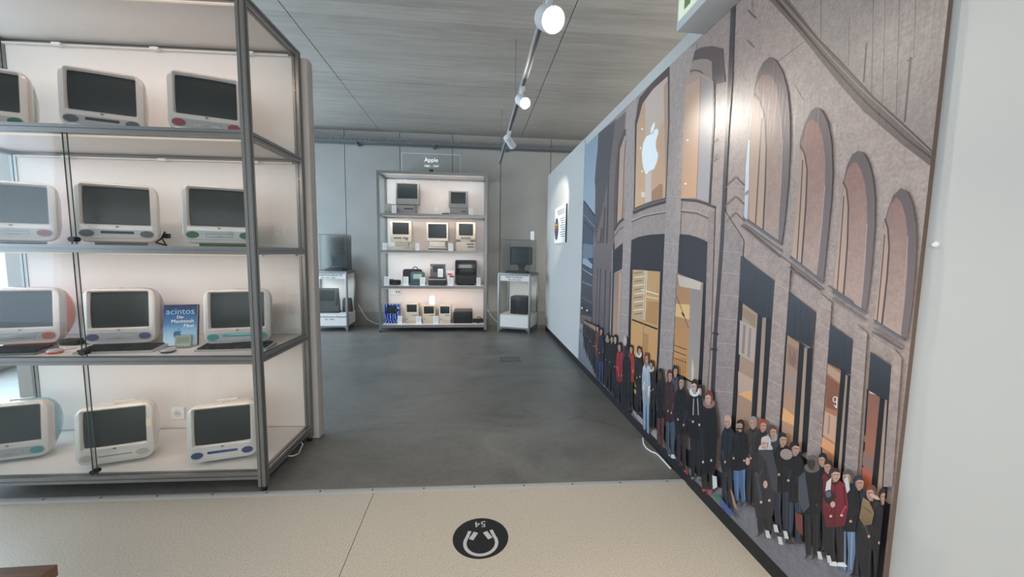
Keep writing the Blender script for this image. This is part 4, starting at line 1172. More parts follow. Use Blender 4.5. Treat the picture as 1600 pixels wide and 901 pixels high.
def line(crop, pts, w, col, tex=0.0):
    """thin printed stroke; w in picture pixels"""
    s = CROPS[crop][2]; h = w/2/s
    for (x0, y0), (x1, y1) in zip(pts, pts[1:]):
        d = math.hypot(x1-x0, y1-y0) or 1
        nx, ny = -(y1-y0)/d*h, (x1-x0)/d*h
        ink(crop, [(x0+nx, y0+ny), (x1+nx, y1+ny), (x1-nx, y1-ny), (x0-nx, y0-ny)], col, tex=tex)
def ell(cx, cy, rx, ry, col, n=12, rot=0.0, col2=None, crop='P'):
    c, s = math.cos(rot), math.sin(rot)
    ink(crop, [(cx + rx*math.cos(2*PI*k/n)*c - ry*math.sin(2*PI*k/n)*s, cy + rx*math.cos(2*PI*k/n)*s + ry*math.sin(2*PI*k/n)*c) for k in range(n)], col, col2)

ST, ST2, ST3 = (172, 153, 146), (158, 141, 137), (184, 166, 159)     # stone tones
DK, BLIND, BLK = (104, 90, 88), (50, 49, 57), (34, 32, 36)
# stone ground over the whole sheet
ink('P', [(880, -900), (1700, -900), (1700, 1400), (880, 1400)], ST, tex=1.0)
# upper wall above the big cornice, streaky
ink('J', [(300, -400), (850, -400), (850, 600), (795, 520), (700, 430), (600, 340), (480, 210), (400, 130), (300, 0)], (166, 153, 147), (146, 132, 127), tex=1.0)
for x0, y0, x1, y1, w in ((412, -200, 412, 150, 2), (512, 60, 508, 230, 2), (572, 150, 562, 290, 6), (640, -100, 628, 380, 2), (728, 200, 706, 430, 7), (745, 0, 738, 205, 2), (600, -200, 590, 330, 2), (690, -50, 676, 410, 2)):
    line('J', [(x0, y0), (x1, y1)], w*.45, (92, 80, 76))
line('J', [(735, 205), (715, 215)], 2, (92, 80, 76))
ink('J', [(40, -300), (230, 0), (330, 110), (400, 200), (480, 300), (560, 390), (700, 510), (785, 575), (850, 620), (850, 575), (795, 520), (700, 430), (600, 340), (480, 210), (400, 130), (300, 0), (120, -300)], (122, 106, 100), (108, 92, 86), tex=.6)
line('J', [(100, -230), (255, 0), (350, 110), (420, 195), (500, 285), (580, 370), (715, 490), (800, 555)], 3.2, (70, 60, 58))
line('J', [(140, -200), (285, 0), (400, 135), (480, 217), (600, 347), (700, 437), (800, 530)], 2.2, (82, 71, 68))
line('J', [(120, -215), (270, 0), (375, 120), (450, 205), (550, 310), (650, 400), (795, 532)], 1.4, (158, 142, 134))
line('J', [(355, 145), (235, 235)], 1.2, (120, 104, 100)); line('J', [(320, 300), (350, 350)], 1.2, (110, 95, 92))

# --- far left: sky, houses and the receding side front
ink('P', [(902, 205), (940, 190), (936, 230), (931, 260), (930, 300), (929, 340), (911, 320)], (150, 166, 182), (166, 180, 192))
ink('F', [(52, 550), (140, 660), (130, 780), (122, 901), (40, 901)], (92, 102, 116), (76, 84, 98))
line('F', [(58, 560), (138, 670)], 2.5, (58, 64, 76)); line('F', [(52, 650), (132, 740)], 2, (122, 132, 146)); line('F', [(55, 700), (130, 780)], 2, (60, 66, 78))
ink('H', [(46, 0), (125, 20), (118, 560), (30, 560)], (78, 84, 98), (52, 54, 64))
ink('H', [(50, 0), (122, 12), (120, 100), (48, 110)], (118, 130, 146))
ink('H', [(48, 108), (78, 108), (116, 150), (112, 180), (46, 142)], (160, 170, 182))
line('H', [(46, 180), (116, 225)], 1.6, (150, 158, 170)); line('H', [(44, 270), (112, 300)], 2.5, (112, 120, 134)); line('H', [(42, 380), (112, 420)], 1.4, (108, 112, 124)); line('H', [(40, 450), (110, 500)], 4, (40, 42, 50))
for x, y in ((42, 455), (78, 472)): ink('H', [(x-5, y-6), (x+5, y-6), (x+5, y+6), (x-5, y+6)], (238, 236, 226))
ink('H', [(36, 500), (110, 520), (104, 590), (32, 590)], (120, 104, 90), (70, 62, 62))
ink('H', [(28, 560), (80, 590), (150, 901), (20, 901)], (138, 140, 150), (120, 122, 130))
ink('F', [(158, 80), (250, 10), (285, -20), (280, 120), (265, 320), (255, 560), (250, 901), (130, 901), (135, 700), (138, 480), (132, 420), (142, 290), (152, 200)], (102, 96, 100), (92, 86, 92), tex=.7)
ink('F', [(275, 0), (350, -70), (340, 60), (300, 160), (285, 300), (275, 500), (270, 901), (125, 901), (140, 820), (200, 560), (240, 320), (262, 120)], (128, 116, 115), (124, 112, 111), tex=.7)
for k, (xa, ya, xb, yb) in enumerate(((225, 360, 210, 901), (200, 590, 180, 901), (178, 740, 160, 901), (152, 830, 148, 901))):
    ink('F', [(xa, ya), (xa + 10, ya + 20), (xb + 14, yb), (xb, yb)], (86, 78, 82))
ink('H', [(130, 0), (255, 0), (250, 300), (235, 700), (120, 600), (118, 300)], (124, 112, 112), (100, 92, 94), tex=.7)
for a, b, w in ((150, 135, 6), (170, 155, 8), (205, 192, 10), (240, 228, 8), (258, 246, 6)): ink('H', [(a, 130 + a*.3), (a + w, 120 + a*.3), (b + w, 640), (b, 640)], (72, 66, 72))
line('H', [(268, 0), (262, 300), (255, 660)], 2.5, (56, 52, 56))

def joints(crop, L_, R_, ys, col=(186, 170, 163)):
    """light mortar lines across a pier whose edges are given as (x at y) functions"""
    for y in ys: line(crop, [(L_(y), y), (R_(y), y + 3)], 1.1, col)
# --- narrow window at the corner
ink('F', [(262, 901), (270, 500), (285, 270), (300, 150), (345, 50), (365, 70), (358, 100), (352, 300), (345, 500), (336, 680), (300, 705), (272, 760)], DK)
ink('F', [(290, 730), (294, 420), (310, 200), (345, 95), (356, 110), (350, 300), (344, 500), (334, 672), (300, 700)], (188, 162, 150), (204, 166, 142))
line('F', [(352, 120), (340, 300), (335, 500), (325, 680)], 1.3, (120, 96, 88)); line('F', [(306, 200), (296, 450), (288, 720)], 1.5, (80, 70, 72))
line('F', [(272, 765), (300, 715), (337, 685)], 3, (80, 74, 78)); line('F', [(270, 810), (300, 765), (335, 740)], 1.6, (116, 102, 100))
ink('C', [(-2, 100), (42, 62), (40, 192), (-2, 215)], BLIND)
ink('H', [(270, 215), (324, 195), (312, 400), (298, 690), (258, 690)], (150, 128, 120), (178, 146, 126))
ink('H', [(305, 210), (322, 200), (312, 460), (298, 680), (292, 680)], (206, 160, 126))
# --- pier left of the emblem window
ink('P', [(979, 170), (996, 150), (994, 230), (991, 290), (987, 390), (985, 422), (983, 515), (980, 600), (966, 600), (969, 515), (972, 422), (974, 390), (977, 290)], ST3, (164, 148, 144), tex=1.0)
joints('P', lambda y: 977 - (y-290)*.035, lambda y: 991 - (y-290)*.035, (332, 360, 388, 412, 438, 463, 490, 516))
# --- emblem window
ink('G', [(34, 735), (40, 290), (62, 170), (128, 92), (210, 10), (222, 40), (216, 300), (197, 690), (120, 708)], (92, 80, 80))
ink('G', [(40, 722), (50, 305), (75, 195), (130, 125), (205, 55), (207, 300), (192, 672), (120, 690)], (206, 186, 176), (222, 184, 152))
ink('G', [(44, 715), (52, 310), (76, 200), (92, 185), (92, 400), (92, 700)], (204, 166, 138), (226, 180, 142))
ink('G', [(92, 560), (122, 540), (122, 690), (92, 700)], (222, 200, 188))
ink('G', [(160, 330), (205, 250), (200, 500), (192, 672), (122, 688), (122, 560)], (212, 172, 144), (222, 176, 140))
ink('G', [(124, 640), (168, 600), (180, 606), (180, 676), (124, 690)], (182, 138, 112))
ink('G', [(185, 110), (206, 80), (207, 300), (194, 600)], (190, 156, 136))
for x, y in ((76, 327), (68, 423), (76, 540)): ell(x, y, 4.5, 5.5, (250, 248, 244), 8, crop='G')
ink('G', [(72, 642), (90, 645), (90, 670), (72, 668)], (240, 222, 206))
ink('G', [(60, 190), (75, 175), (130, 92), (212, 8), (225, 60), (232, 105), (218, 110), (206, 60), (130, 128), (78, 200), (52, 300), (40, 300)], (96, 82, 80))
ink('F', [(465, 215), (475, 150), (495, 105), (520, 92), (530, 87), (545, 80), (553, 60), (570, 48), (582, 60), (580, 90), (570, 115), (563, 150), (565, 185), (572, 210), (580, 222), (580, 245), (570, 290), (550, 335), (530, 342), (515, 350), (500, 372), (488, 365), (475, 325), (468, 280)], (252, 252, 252))
ink('F', [(527, 80), (528, 50), (540, 22), (555, 0), (557, 25), (548, 60), (535, 80)], (250, 250, 250))
line('F', [(402, 642), (500, 600), (570, 580), (640, 560)], 5, (76, 70, 74)); line('F', [(400, 628), (500, 588), (570, 566), (638, 548)], 1.5, (140, 126, 122))
line('F', [(392, 705), (480, 668), (560, 652), (636, 640)], 2, (112, 98, 96)); line('F', [(392, 696), (480, 659), (560, 643), (636, 631)], 1.4, (196, 180, 172))
ink('P', [(987, 375), (998, 370), (1015, 366.5), (1040, 365), (1036, 423), (985, 420)], BLIND, (46, 44, 52))
ink('P', [(985, 419), (1040, 421), (1035, 520), (1028, 620), (1022, 672), (980, 630), (982, 520)], BLK)
ink('P', [(989, 421), (1032, 424), (1028, 540), (1021, 660), (985, 622), (986, 520)], (206, 158, 108), (214, 156, 98))
ink('P', [(990, 421), (1010, 422), (1006, 500), (988, 496)], (196, 164, 128))
for k in range(11): line('P', [(990 + (k % 3), 427 + k*6.4), (1004 + (k % 2)*3, 425 + k*6.4)], 1.8, (238, 216, 180) if k % 2 else (150, 116, 84))
ink('P', [(1008, 423), (1012, 423), (1008, 500), (1005, 500)], (232, 214, 186)); line('P', [(1002, 452), (1030, 460)], 2, (238, 222, 196)); line('P', [(1006, 462), (1030, 467)], 3, (228, 194, 148))
ink('P', [(1012, 470), (1030, 472), (1027, 508), (1009, 502)], (190, 138, 88))
line('P', [(988, 499), (1028, 514)], 2.6, (46, 40, 38)); line('P', [(1010, 424), (1006, 505), (1002, 620)], 1, (176, 128, 84))
ink('P', [(1006, 520), (1014, 522), (1012, 560), (1004, 556)], (188, 136, 88))
line('P', [(984, 598), (1022, 632)], 2.6, BLK)
ink('P', [(984, 602), (1021, 636), (1020, 658), (983, 624)], (218, 178, 136))
# --- pier with block joints
ink('P', [(1047, 90), (1090, 70), (1076, 130), (1072, 160), (1068, 255), (1064, 348), (1062, 400), (1056, 500), (1052, 546), (1047, 660), (1024, 660), (1031, 546), (1036, 440), (1040, 348), (1044, 255), (1047, 190)], ST3, (166, 150, 147), tex=1.0)
joints('P', lambda y: 1043 - (y-290)*.045, lambda y: 1066 - (y-290)*.052, (275, 305, 342, 379, 411, 445, 480, 514, 546, 580, 612))
# --- right window of the corner
ink('I', [(440, 860), (495, 605), (560, 560), (700, 540), (828, 572), (838, 760), (856, 960), (700, 1000), (440, 1000)], (106, 92, 92))
ink('I', [(478, 712), (560, 692), (640, 692), (700, 722), (704, 960), (420, 960), (440, 840)], (166, 146, 136))
line('I', [(440, 838), (500, 822), (560, 835), (610, 880)], 2.4, (112, 96, 94))
ink('G', [(274, 676), (283, 400), (293, 120), (310, 62), (345, 40), (385, 50), (440, 90), (437, 300), (415, 698), (350, 674)], (182, 158, 146), (206, 170, 146))
ink('G', [(274, 675), (283, 400), (296, 110), (372, 70), (365, 300), (350, 672)], (202, 168, 148), (214, 166, 130))
ink('G', [(378, 66), (436, 95), (434, 300), (413, 694), (352, 672), (366, 300)], (166, 154, 150), (172, 166, 168))
line('G', [(440, 80), (436, 300), (416, 700)], 2.4, (70, 64, 68)); line('G', [(372, 62), (366, 300), (352, 672)], 1, (140, 116, 104))
for x, y in ((306, 383), (296, 602)): ell(x, y, 6, 5, (248, 244, 236), 8, crop='G')
line('G', [(272, 682), (350, 687), (400, 703), (447, 722)], 4, (78, 72, 76)); line('G', [(272, 742), (350, 750), (437, 788)], 2, (110, 96, 94)); line('G', [(272, 732), (350, 739), (437, 776)], 1.4, (194, 178, 170))
ink('C', [(330, 18), (380, 22), (430, 38), (487, 65), (472, 268), (400, 242), (320, 212)], BLIND, (54, 54, 62))
ink('C', [(316, 214), (400, 240), (474, 266), (446, 790), (296, 720), (308, 400)], BLK)
ink('C', [(318, 216), (450, 262), (424, 775), (298, 705), (310, 400)], (172, 142, 124), (190, 152, 120))
ink('C', [(318, 222), (385, 250), (372, 740), (298, 700), (310, 400)], (178, 132, 98), (208, 150, 96))
ink('C', [(388, 252), (448, 268), (424, 765), (374, 735)], (150, 136, 132), (170, 158, 154))
ink('C', [(320, 222), (400, 246), (440, 262), (436, 300), (330, 280)], (206, 190, 174))
ink('C', [(312, 368), (382, 372), (380, 448), (308, 430)], (232, 190, 132)); line('C', [(316, 330), (376, 490)], 1, (90, 70, 56)); line('C', [(343, 412), (354, 432)], 3, (60, 48, 40))
for y in (575, 605, 640): line('C', [(302, y), (366, y + 24)], 1.4, (110, 76, 46))
for k in range(6): line('C', [(306 + k*11, 640), (302 + k*11, 720)], 1, (150, 104, 60))
ink('C', [(390, 690), (398, 640), (404, 700), (400, 760), (390, 755)], (226, 196, 160))
# --- piers and drain pipe right of the corner
ink('P', [(1108, 330), (1118, 325), (1112, 520), (1104, 640), (1096, 640), (1102, 520)], (158, 142, 138), tex=1.0)
ink('P', [(1134, 330), (1163, 375), (1160, 420), (1152, 560), (1146, 680), (1112, 680), (1120, 540), (1128, 400)], (160, 145, 142), (150, 136, 136), tex=1.0)
joints('P', lambda y: 1130 - (y-380)*.065, lambda y: 1162 - (y-380)*.06, (292, 322, 392, 425, 460, 497, 535, 572, 610), (178, 162, 157))
for y in (292, 322, 348): line('P', [(1133, y), (1150, y - 16), (1164, y - 2)], 1.3, (122, 108, 105))
for y in (256, 226, 250): line('P', [(1112, y), (1122, y - 10)], 1, (128, 113, 108))
line('I', [(1120, 120), (1215, 215)], 1.6, (100, 88, 88)); line('I', [(1110, 470), (1200, 560)], 1.2, (116, 102, 100)); line('I', [(1170, 0), (1178, 120)], .8, (120, 108, 106))
ink('P', [(1144, -300), (1152, -300), (1150, 5), (1146, 120), (1140, 200), (1132, 380), (1122, 520), (1117, 640), (1110, 640), (1116, 520), (1126, 380), (1135, 200), (1139, 120), (1143, 10)], (84, 78, 80), (58, 54, 58))
line('P', [(1114, 520), (1124, 522)], 3, (48, 44, 48)); line('P', [(1112, 545), (1122, 547)], 3, (48, 44, 48))

# --- four tall round-arched windows
def arch(crop, outer, inner, left_, pane, lines, sill, col=(156, 122, 110)):
    """outer right edge from the spring on the left over the crown to the foot; inner edge likewise; left edge downwards"""
    ink(crop, outer + list(reversed(left_)), (98, 82, 82), (122, 108, 108))
    ink(crop, inner + list(reversed(left_)), tuple(v*.9 for v in col), (182, 156, 145), tex=.6)
    ink(crop, pane, (172, 142, 126), (194, 160, 140))
    for a, w in lines: line(crop, a, w, (74, 62, 62))
    line(crop, [inner[-4], inner[-1]], 1.2, (176, 156, 148))
    if sill:
        line(crop, sill, 4.5, (110, 106, 112)); s2 = [(x, y + 12/CROPS[crop][2]*.9) for x, y in sill]
        line(crop, s2, 3, (124, 112, 112)); line(crop, [(x, y - 2.2/CROPS[crop][2]) for x, y in sill], 1.2, (80, 76, 82))
arch('A', [(140, 420), (148, 300), (160, 200), (175, 140), (195, 100), (220, 78), (247, 90), (277, 140), (296, 212), (307, 320), (308, 450), (300, 600), (285, 760), (272, 850)],
     [(140, 420), (150, 290), (165, 195), (192, 150), (226, 152), (252, 200), (268, 300), (277, 420), (272, 600), (262, 740), (256, 842)],
     [(140, 420), (135, 600), (118, 745)],
     [(152, 240), (178, 262), (192, 300), (200, 360), (206, 470), (195, 795), (140, 758), (138, 620), (142, 420)],
     [([(190, 330), (180, 500), (164, 770)], 1.8), ([(158, 228), (185, 258), (204, 330), (209, 450), (205, 600), (195, 798)], 2.4)], [(112, 740), (190, 795), (272, 852)])
ink('A', [(134, 420), (140, 420), (136, 625), (120, 640), (124, 530)], (212, 218, 226)); ink('A', [(120, 650), (135, 645), (130, 750), (117, 740)], (200, 204, 212))
arch('P', [(1249, 280), (1252, 218), (1259.6, 192), (1269, 173), (1276.6, 168), (1286, 173), (1295.5, 192), (1301, 222), (1303, 268), (1301, 310), (1296, 360), (1288, 440)],
     [(1249, 280), (1254, 222), (1262, 194), (1271, 186), (1280, 193), (1287, 215), (1291, 245), (1291, 290), (1287, 350), (1281, 405), (1277, 434)],
     [(1249, 280), (1245, 340), (1238, 402)],
     [(1251, 232), (1257, 240), (1261, 256), (1262, 280), (1258, 340), (1253, 412), (1239, 401), (1245, 330), (1249, 280)],
     [([(1256, 250), (1253, 310), (1247, 406)], 1.8), ([(1252, 226), (1259, 240), (1263, 265), (1261, 320), (1254, 414)], 2.6)], [(1236, 401), (1262, 421), (1287, 441)], (164, 116, 102))
arch('B', [(172, 320), (178, 260), (195, 180), (220, 125), (248, 107), (277, 120), (302, 170), (319, 240), (329, 330), (328, 450), (315, 620), (300, 760), (285, 865)],
     [(172, 320), (182, 262), (200, 195), (225, 160), (246, 165), (266, 205), (281, 260), (290, 340), (292, 450), (284, 620), (272, 770), (262, 850)],
     [(172, 320), (160, 480), (145, 620), (128, 762)],
     [(180, 255), (196, 290), (205, 350), (205, 450), (190, 650), (180, 795), (132, 764), (148, 600), (165, 420)],
     [([(182, 320), (170, 500), (150, 770)], 1.8), ([(178, 250), (196, 290), (204, 370), (198, 560), (180, 790)], 2.6)], [(128, 765), (200, 812), (285, 868)], (162, 118, 106))
arch('B', [(368, 500), (375, 440), (390, 380), (415, 315), (450, 282), (482, 300), (507, 360), (521, 450), (526, 540), (516, 700), (505, 820), (480, 990)],
     [(368, 500), (382, 430), (402, 360), (430, 325), (452, 345), (473, 415), (484, 510), (483, 650), (471, 800), (450, 975)],
     [(368, 500), (350, 680), (325, 905)],
     [(378, 430), (390, 470), (396, 560), (388, 700), (362, 925), (326, 905), (352, 680), (368, 500)],
     [([(375, 500), (362, 660), (338, 910)], 1.8), ([(376, 425), (390, 470), (396, 560), (386, 700), (362, 920)], 2.8)], [(325, 905), (400, 952), (468, 994)], (156, 118, 108))

# --- ground-floor windows along the street
def shopwin(crop, blind, lf, glass, post, strip, rf, gcol, gcol2, extra=()):
    ink(crop, lf, BLK); ink(crop, glass, gcol, gcol2)
    for pts, c in extra: ink(crop, pts, c)
    ink(crop, post, BLK); ink(crop, strip, (158, 136, 124), (176, 150, 132)); ink(crop, rf, BLK)
    ink(crop, blind, (64, 67, 77), (48, 48, 55))
shopwin('D', [(88, 58), (247, 178), (236, 350), (190, 348), (98, 282), (78, 262)], [(78, 258), (100, 280), (66, 900), (40, 900)], [(98, 280), (168, 328), (134, 900), (62, 900)],
        [(168, 326), (192, 345), (158, 900), (132, 900)], [(190, 346), (210, 352), (180, 900), (158, 900)], [(208, 350), (236, 346), (202, 900), (178, 900)], (170, 146, 128), (164, 132, 112),
        [([(84, 360), (160, 400), (150, 560), (78, 520)], (178, 164, 156)), ([(100, 380), (112, 386), (104, 520), (92, 514)], (144, 126, 116)), ([(128, 396), (138, 400), (130, 540), (118, 530)], (150, 132, 122)), ([(98, 300), (160, 340), (156, 400), (96, 340)], (152, 130, 108)), ([(74, 706), (142, 680), (140, 742)], (222, 170, 120)), ([(76, 600), (148, 640), (142, 690), (74, 700)], (186, 160, 146))])
shopwin('D', [(312, 226), (440, 324), (424, 492), (370, 462), (298, 424)], [(298, 420), (310, 430), (278, 960), (260, 960)], [(308, 430), (364, 468), (334, 960), (276, 960)],
        [(364, 462), (390, 486), (356, 980), (330, 980)], [(388, 488), (402, 494), (374, 980), (356, 980)], [(402, 492), (426, 490), (402, 980), (374, 980)], (166, 134, 116), (184, 144, 116),
        [([(310, 470), (360, 500), (356, 600), (304, 560)], (150, 118, 104)), ([(302, 590), (350, 620), (346, 720), (296, 690)], (160, 140, 130)), ([(288, 770), (342, 812), (338, 856), (282, 830)], (226, 172, 118)), ([(316, 480), (330, 540), (340, 500), (350, 560), (336, 580), (318, 560)], (128, 104, 92))])
shopwin('E', [(118, 78), (260, 175), (247, 348), (185, 314), (106, 274)], [(104, 268), (116, 280), (78, 900), (62, 900)], [(114, 280), (182, 314), (138, 900), (76, 900)],
        [(182, 312), (208, 336), (162, 900), (136, 900)], [(206, 338), (218, 343), (180, 900), (160, 900)], [(216, 340), (247, 344), (204, 900), (176, 900)], (150, 108, 88), (196, 136, 100),
        [([(116, 286), (180, 330), (176, 380), (112, 330)], (186, 150, 128)), ([(112, 340), (176, 390), (164, 520), (104, 500)], (134, 88, 70)), ([(100, 520), (160, 550), (152, 680), (90, 640)], (196, 160, 138)), ([(120, 540), (128, 545), (122, 640), (114, 632)], (160, 130, 114)), ([(88, 650), (150, 690), (146, 740), (82, 700)], (222, 160, 112))])
for k in range(10):
    a0, a1 = 2*PI*k/10, 2*PI*(k+1)/10
    line('E', [(152 + 10*math.cos(a0), 462 + 14*math.sin(a0)), (152 + 10*math.cos(a1), 462 + 14*math.sin(a1))], 1.3, (240, 232, 222))
line('E', [(163, 450), (160, 506)], 1.5, (240, 232, 222)); line('E', [(148, 490), (160, 505)], 1.4, (240, 232, 222))
shopwin('E', [(332, 222), (462, 310), (444, 478), (380, 452), (318, 412)], [(314, 408), (324, 416), (288, 960), (276, 960)], [(322, 414), (380, 450), (330, 960), (286, 960)],
        [(380, 448), (406, 464), (362, 960), (330, 960)], [(405, 464), (416, 468), (386, 960), (362, 960)], [(416, 468), (446, 476), (414, 960), (386, 960)], (136, 94, 80), (176, 112, 92),
        [([(324, 420), (362, 440), (330, 430)], (236, 220, 206)), ([(300, 640), (356, 690), (352, 716), (298, 672)], (156, 108, 88)), ([(296, 720), (350, 760), (340, 830), (290, 790)], (140, 110, 104)), ([(290, 800), (340, 840), (336, 900), (286, 880)], (190, 104, 82))])
for (a, b, yt) in ((1216, 1238, 396), (1281, 1302, 456), (1338, 1358, 504), (1398, 1412, 543)):
    e = 760 - yt
    ink('P', [(a, yt), (b, yt + 16), (b - .068*e, 760), (a - .070*e, 760)], ST, (158, 143, 141), tex=1.0)
for base in ((1214, 1234, 448), (1283, 1302, 480), (1338, 1358, 520)):
    for k in range(8):
        y = base[2] + k*30; sh = k*30*.075
        line('P', [(base[0] - sh, y - 6), (base[1] - sh, y + 5)], 1.1, (186, 170, 164))
line('P', [(1234, 417), (1284, 453)], 2.5, (110, 98, 98)); line('P', [(1297, 446), (1336, 472)], 2.5, (110, 98, 98)); line('P', [(1366, 518), (1412, 546)], 2.5, (108, 96, 96))
line('P', [(1160, 352), (1222, 402)], 3, (112, 100, 100))

# --- pavement and the queue
ink('P', [(902, 505), (915, 530), (935, 565), (985, 640), (1040, 712), (1100, 752), (1140, 766), (1180, 792), (1230, 822), (1290, 862), (1340, 905), (1420, 980), (1420, 1300), (890, 1300), (890, 505)], (140, 140, 148), (118, 116, 122), tex=.8)
ink('P', [(985, 628), (1022, 664), (1060, 715), (1100, 748), (1130, 762), (1180, 790), (1180, 770), (1100, 720), (1060, 690), (1022, 640), (984, 606)], (40, 38, 42))
rnd = random.Random(11)
def person(x, top, foot, w, coat, legs=(38, 38, 44), skin=(198, 156, 138), hair=(44, 36, 34), shoes=(60, 58, 62), lean=0.0, hood=None, split=.58, wide=1.0, hat=None):
    """standing figure in winter clothes; x, top, foot and w are picture pixels"""
    h = foot - top
    J = lambda a: rnd.uniform(-a, a)
    hh = h*.138; hw = w*.225
    side = rnd.choice((-1, 1))               # which way the figure looks
    sy = top + hh*1.02                       # shoulders
    hip = top + h*(split + J(.015))
    f = lean + J(w*.06)
    hx = x + J(w*.06)
    for dx in (-.19, .19):
        xl = x + f + dx*w + J(w*.03); kn = J(w*.05); fx = xl + J(w*.08); fy = foot - abs(J(h*.02))
        ink('P', [(xl - .18*w, hip - h*.05), (xl + .18*w, hip - h*.05), (xl + .15*w + kn, (hip+fy)/2), (fx + .12*w, fy - h*.03), (fx - .12*w, fy - h*.03), (xl - .16*w + kn, (hip+fy)/2)], legs, tuple(v*.8 for v in legs))
        line('P', [(xl + .06*w, hip), (fx + .04*w, fy - h*.06)], max(.6, w*.05), tuple(min(255, v*1.18 + 4) for v in legs))
        ink('P', [(fx - .13*w, fy - h*.035), (fx + .12*w, fy - h*.035), (fx + .20*w*side + .08*w, fy + h*.010), (fx + .20*w*side - .12*w, fy + h*.012), (fx - .15*w, fy + h*.002)], shoes)
    c2 = tuple(v*.74 for v in coat); hi = tuple(min(255, v*1.28 + 8) for v in coat); lo = tuple(v*.6 for v in coat)
    W2 = w*.5*wide
    ink('P', [(hx - W2*.40, sy - hh*.10), (hx + W2*.40, sy - hh*.10), (x + W2*.80, sy + hh*.22), (x + W2*(.98 + J(.06)), sy + h*.12), (x + W2*(1.04 + J(.06)), sy + h*.24), (x + W2*.95 + f, hip - h*.10), (x + W2*.80 + f, hip + h*J(.02)), (x + f, hip + h*.012), (x - W2*.78 + f, hip + h*J(.02)), (x - W2*.97 + f, hip - h*.12), (x - W2*(1.03 + J(.06)), sy + h*.22), (x - W2*(.98 + J(.05)), sy + h*.12), (x - W2*.80, sy + hh*.24)], coat, c2)
    for s in (-1, 1):                        # sleeves: forearm bent to the pocket or to the chest
        ex, ey = x + s*W2*(.95 + J(.08)), sy + h*(.23 + J(.02)); px_, py_ = x + s*W2*(.45 + J(.25)) + f*.6, hip - h*(.12 + J(.05))
        line('P', [(x + s*W2*.70, sy + hh*.35), (ex - s*W2*.18, ey)], max(.7, w*.05), lo); line('P', [(ex - s*W2*.1, ey), (px_, py_)], max(1, w*.13), hi if s == side else coat)
        line('P', [(ex - s*W2*.1, ey + h*.022), (px_, py_ + h*.02)], max(.6, w*.035), lo)
        ell(px_, py_, w*.065, h*.014, skin, 8)
    for k in range(3):                       # folds and the open front
        fx0 = x + J(W2*.5); line('P', [(fx0, sy + h*(.10 + .09*k)), (fx0 + J(W2*.35), sy + h*(.17 + .09*k))], max(.6, w*.04), hi if k % 2 else lo)
    line('P', [(hx, sy + hh*.15), (x + f + J(W2*.1), hip - h*.02)], max(.6, w*.03), lo)
    if hood: ell(hx, sy - hh*.14, hw*1.55, hh*.36, hood, 12)
    else: ink('P', [(hx - W2*.42, sy - hh*.02), (hx - hw*.6, sy - hh*.25), (hx + hw*.6, sy - hh*.25), (hx + W2*.42, sy - hh*.02), (hx, sy + hh*.35)], lo)
    ink('P', [(hx - hw*.45, sy - hh*.38), (hx + hw*.45, sy - hh*.38), (hx + hw*.42, sy + hh*.02), (hx - hw*.42, sy + hh*.02)], tuple(v*.74 for v in skin))
    tp = hat or hair
    ell(hx - side*hw*.12, top + hh*.47, hw*1.04, hh*.50, tp, 14)
    ink('P', [(hx + side*hw*.95, top + hh*.34), (hx + side*hw*1.02, top + hh*.55), (hx + side*hw*.85, top + hh*.82), (hx + side*hw*.35, top + hh*1.0), (hx - side*hw*.25, top + hh*.95), (hx - side*hw*.62, top + hh*.70), (hx - side*hw*.60, top + hh*.36), (hx, top + hh*.26)], skin, tuple(v*.84 for v in skin))
    ink('P', [(hx - side*hw*.62, top + hh*.40), (hx - side*hw*.30, top + hh*.42), (hx - side*hw*.20, top + hh*.94), (hx - side*hw*.60, top + hh*.72)], tuple(v*.78 for v in skin))
    ink('P', [(hx + side*hw*1.0, top + hh*.36), (hx + side*hw*.85, top + hh*.10), (hx, top - hh*.04), (hx - side*hw*.8, top + hh*.06), (hx - side*hw*1.1, top + hh*.45), (hx - side*hw*.55, top + hh*.42), (hx, top + hh*.28)], tp)
    line('P', [(hx - side*hw*.15, top + hh*.50), (hx + side*hw*.85, top + hh*.50)], max(.5, hh*.055), tuple(v*.55 for v in skin))
    line('P', [(hx + side*hw*.12, top + hh*.80), (hx + side*hw*.62, top + hh*.79)], max(.5, hh*.045), tuple(v*.62 for v in skin))
    line('P', [(hx + side*hw*.42, top + hh*.52), (hx + side*hw*.50, top + hh*.67)], max(.4, hh*.04), tuple(v*.76 for v in skin))

# dark mass of people standing behind the front row
ink('P', [(925, 520), (940, 518), (970, 545), (985, 560), (992, 600), (988, 650), (960, 618), (935, 590)], (44, 42, 48))
ink('P', [(1154, 690), (1180, 682), (1225, 692), (1262, 716), (1300, 738), (1345, 762), (1400, 790), (1400, 930), (1345, 905), (1290, 862), (1240, 838), (1190, 800), (1160, 776)], (40, 38, 42))
NAVY, BLK2, CH2 = (40, 42, 54), (36, 35, 39), (50, 48, 54)
